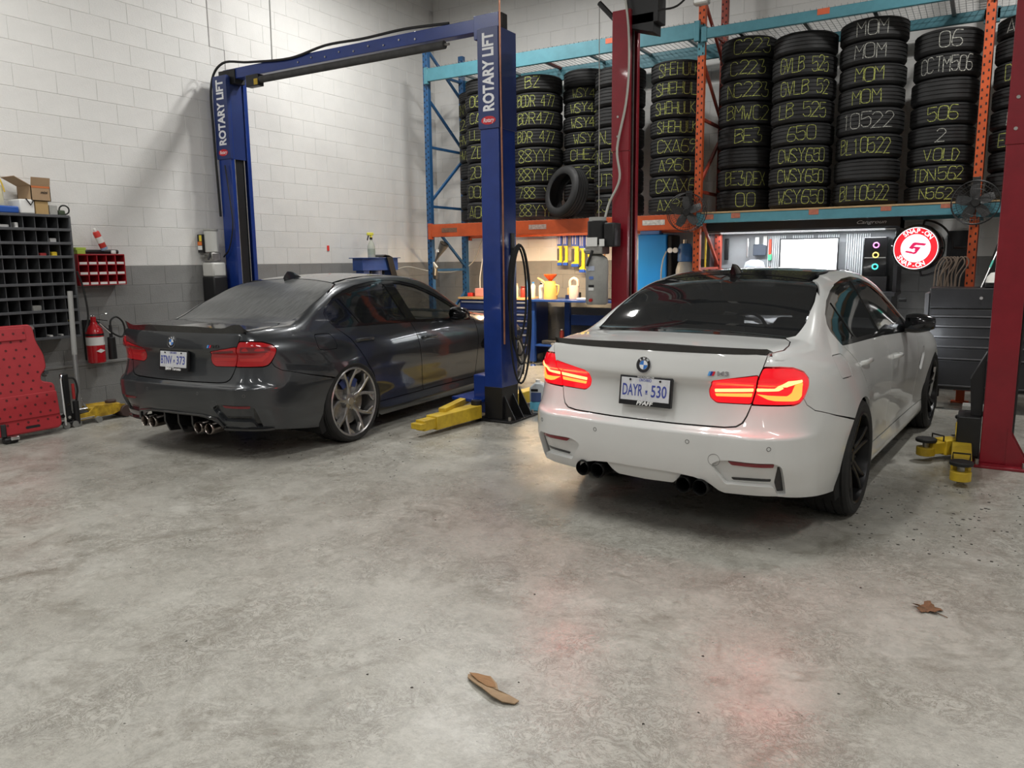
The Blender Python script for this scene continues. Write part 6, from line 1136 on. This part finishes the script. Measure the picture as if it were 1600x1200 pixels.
# shop press behind the dark car
t = thing('shop_press', 'blue H-frame shop press standing by the left wall', 'press', (-7.28, 8.35, 0)); pb = M('press_blue', (.03, .075, .27), .4, var=.15, vs=7)
SC(MB().box(-7.36, -7.18, 7.98, 8.72, 1.36, 1.53), 'top_beam', pb, .004); SC(MB().box(-7.38, -7.16, 7.93, 8.76, 1.525, 1.535), 'top_plate', pb, .002)
for y in (8.02, 8.58): SC(MB().box(-7.34, -7.20, y, y + .11, .04, 1.37), 'post', pb, .004); SC(MB().box(-7.52, -7.02, y, y + .11, 0, .05), 'foot', pb, .004)
SC(MB().box(-7.38, -7.16, 8.0, 8.72, .70, .84), 'bed_beam', pb, .004); SC(MB().cyl((-7.27, 8.36, 1.05), (-7.27, 8.36, 1.36), .07, n=20), 'ram', M('ram_blue_grey', (.12, .14, .24), .4)); SC(MB().cyl((-7.27, 8.24, 1.0), (-7.27, 8.24, 1.36), .018, n=10), 'spring', blk); SC(MB().cyl((-7.27, 8.50, 1.0), (-7.27, 8.50, 1.36), .018, n=10), 'spring', blk); SC(MB().box(-7.34, -7.20, 8.2, 8.54, .97, 1.02), 'ram_plate', blk, .004)
t = thing('spray_bottle', 'clear spray bottle with yellow trigger standing on the press', 'spray bottle', (-7.27, 8.27, 1.535)); MB().lathe([(0, 0), (.05, 0), (.052, .008), (.052, .15), (.035, .20), (.016, .235), (.016, .255), (0, .255)], 24).build('bottle_body', M('bottle_clear_grey', (.50, .52, .45), .2, alpha=.85), t); MB().lathe([(.0525, .04), (.0525, .12)], 24).build('label', M('label_grey_green', (.32, .36, .3), .5), t); MB().cyl((0, 0, .245), (0, 0, .275), .02, n=14).build('collar', blk, t); MB().box(-.018, .018, -.07, .04, .30, .34).build('sprayer_head', M('trigger_yellow', (.75, .72, .10), .35), t, .008); MB().cyl((0, 0, .27), (0, 0, .31), .018, n=12).build('sprayer_neck', M('trigger_yellow'), t); MB().bar((0, -.05, .30), (0, -.075, .235), .012, .012).build('trigger', blk, t)
g = MB(); g.rings([[(-7.38, y, z), (-7.15, y, z), (-7.15, y, z - .01), (-7.38, y, z - .01)] for y, z in ((8.36, 1.55), (8.42, 1.575), (8.50, 1.565), (8.55, 1.548))]); g.rings([[(-7.155, y, 1.55 - .09 * k), (-7.135, y + .10, 1.545 - .09 * k), (-7.125, y + .10, 1.54 - .09 * k), (-7.14, y, 1.545 - .09 * k)] for k, y in ((0, 8.44), (1, 8.47), (2, 8.50), (3.2, 8.54))]); cl_ = g.build('black_cloth', blk); tag(cl_, 'black rag draped over the blue press', 'rag')
TB('outlet_box', 'small grey electrical box on the left wall beside the rack', 'outlet', WX, WX + .06, 8.95, 9.07, 1.30, 1.40, gry, .006); tag(MB().tube(smoothline([(WX + .05, 9.07, 1.36), (-7.45, 9.3, 1.40), (-7.2, 9.5, 1.33), (-6.9, 9.7, 1.32), (-6.7, 9.9, 1.45), (-6.55, 9.95, 1.78)], 6), .007, 6).build('cord', M('hose_grey')), 'grey power cord running from the outlet behind the rack', 'cord'); TB('wall_tag', 'tiny red tag on the white block wall above the press', 'tag', WX + .002, WX + .006, 7.72, 7.76, 1.63, 1.70, M('bright_red'), .001)
t = thing('funnel', 'long grey funnel hanging on the blue rack post', 'funnel', (-6.66, 8.90, 1.46)); a, b = Vector((0, 0, 0)), Vector((.17, .0, .25)); MB().tube([a, a.lerp(b, .25), a.lerp(b, .9), b], [.010, .018, .062, .066], 20, caps=False).build('cone', M('funnel_grey', (.10, .09, .08), .45), t); MB().cyl(b, b + Vector((.006, 0, .009)), .068, n=20, caps=False).build('rim', blk, t); MB().box(.075, .115, -.066, -.052, .14, .18).build('label', paper, t)
t = thing('work_gloves', 'dark work gloves hung on the blue rack post below the funnel', 'gloves', (-6.66, 8.90, 1.22)); MB().lathe([(0, 0), (.03, .01), (.045, .08), (.035, .17), (.02, .22), (0, .22)], 12, Matrix.Diagonal((1, .6, 1, 1))).build('glove', M('glove_dark', (.06, .055, .05), .8, bump=.6, bs=40), t); MB().tube([(.01, -.03, .22), (.03, -.035, .14), (.02, -.035, .06)], [.018, .014, .010], 8).build('glove_finger', M('glove_tan', (.45, .38, .28), .8), t); MB().tube([(0, -.03, .24), (.06, -.03, .17)], [.014, .016], 8).build('cuff', ltgrey, t)
# jug behind the blue post, litter on the floor
t = thing('washer_fluid_jug', 'white jug of blue washer fluid on the floor behind the blue post', 'jug', (-3.70, 6.60, 0), R(20)); MB().box(-.085, .085, -.06, .06, .0, .10).build('fluid_base', M('fluid_blue', (.15, .50, .70), .25), t, .015); MB().prism([(-.085, .10), (.085, .10), (.085, .22), (.05, .27), (.02, .285), (-.03, .285), (-.085, .24)], -.06, .06, frame((0, 0, 0), (1, 0, 0), (0, 0, 1))).build('jug_body', M('jug_white', (.66, .72, .74), .3, var=.1, vs=10), t, .012); MB().cyl((-.01, 0, .285), (-.01, 0, .31), .024, n=14).build('cap', paper, t); MB().box(-.07, .03, -.063, -.060, .10, .19).build('label', M('label_navy', (.06, .10, .25), .5), t); MB().box(-.07, .0, -.063, -.060, .20, .225).build('label', blk, t)
t = thing('cardboard_scrap', 'torn strip of brown cardboard on the concrete in the foreground', 'cardboard'); sc = MB(); P = [(-1.487, 2.120), (-1.455, 2.128), (-1.40, 2.135), (-1.355, 2.105), (-1.33, 2.075), (-1.285, 2.075), (-1.243, 2.068), (-1.248, 2.045), (-1.285, 2.030), (-1.33, 2.035), (-1.38, 2.055), (-1.43, 2.075), (-1.475, 2.10)]
n = len(P); zz = lambda p: .004 + .012 * max(0, math.sin((p[0] + 1.5) * 13)); c0 = (-1.37, 2.08); sc.add([(*p, zz(p)) for p in P] + [(*p, zz(p) + .004) for p in P] + [(*c0, .006), (*c0, .016)], [(i, (i + 1) % n, n + (i + 1) % n, n + i) for i in range(n)] + [(n + i, n + (i + 1) % n, 2 * n + 1) for i in range(n)] + [((i + 1) % n, i, 2 * n) for i in range(n)]); sc.build('paper_layer', M('scrap_tan', (.36, .25, .15), .8, var=.2, vs=20), t)
sc = MB(); Q = [(-1.480, 2.118), (-1.45, 2.128), (-1.40, 2.130), (-1.362, 2.103), (-1.345, 2.082), (-1.375, 2.074), (-1.40, 2.082), (-1.425, 2.090), (-1.455, 2.106)]; sc.prism(Q[::-1], .0175, .0195); sc.build('torn_layer', M('scrap_brown', (.34, .19, .09), .8, var=.25, vs=30, stretch=(1, 8, 1)), t)
lf = MB(); ctr = Vector((-.108, 3.527, 0)); out = []
for k in range(30):
    a = 2 * math.pi * k / 30; r = .028 + .022 * abs(math.cos(2.5 * a)) ** 3 + (.008 if k % 2 else 0); out.append((ctr.x + r * math.cos(a + .4) * 1.15, ctr.y + r * math.sin(a + .4), .004 + .018 * abs(math.sin(a * 1.5)) ** 2))
lf.add(out + [(x, y, z + .0015) for x, y, z in out] + [(ctr.x, ctr.y, .004), (ctr.x, ctr.y, .0065)], [(30 + i, 30 + (i + 1) % 30, 61) for i in range(30)] + [((i + 1) % 30, i, 60) for i in range(30)] + [(i, (i + 1) % 30, 30 + (i + 1) % 30, 30 + i) for i in range(30)]); t = thing('dry_leaf', 'curled brown dry leaf lying on the concrete floor', 'leaf'); lf.build('blade', M('leaf_brown', (.20, .10, .05), .8, var=.4, vs=60), t); MB().tube([(ctr.x + .03, ctr.y - .02, .006), (ctr.x + .075, ctr.y - .045, .004)], .0018, 5).build('stem', M('leaf_brown'), t)
db = MB(); rq = random.Random(11)
for k in range(240):
    if k < 120: x, y, r = rq.uniform(-.55, .35), rq.uniform(4.2, 5.6), rq.uniform(.002, .009)
    elif k < 180: x, y, r = rq.uniform(-4.5, -3.4), rq.uniform(4.0, 5.6), rq.uniform(.002, .008)
    else: x, y, r = rq.uniform(-5, 1), rq.uniform(1.5, 5), rq.uniform(.0015, .006)
    a = rq.uniform(0, 3); db.prism([(x + r * rq.uniform(.6, 1.4) * math.cos(a + q * 1.26), y + r * rq.uniform(.5, 1.1) * math.sin(a + q * 1.26)) for q in range(5)], .0003, .0022)
tag(db.build('floor_debris', M('debris_dark', (.03, .026, .022), .7)), 'dark crumbs and dirt flecks scattered on the concrete floor', 'debris', kind='stuff')
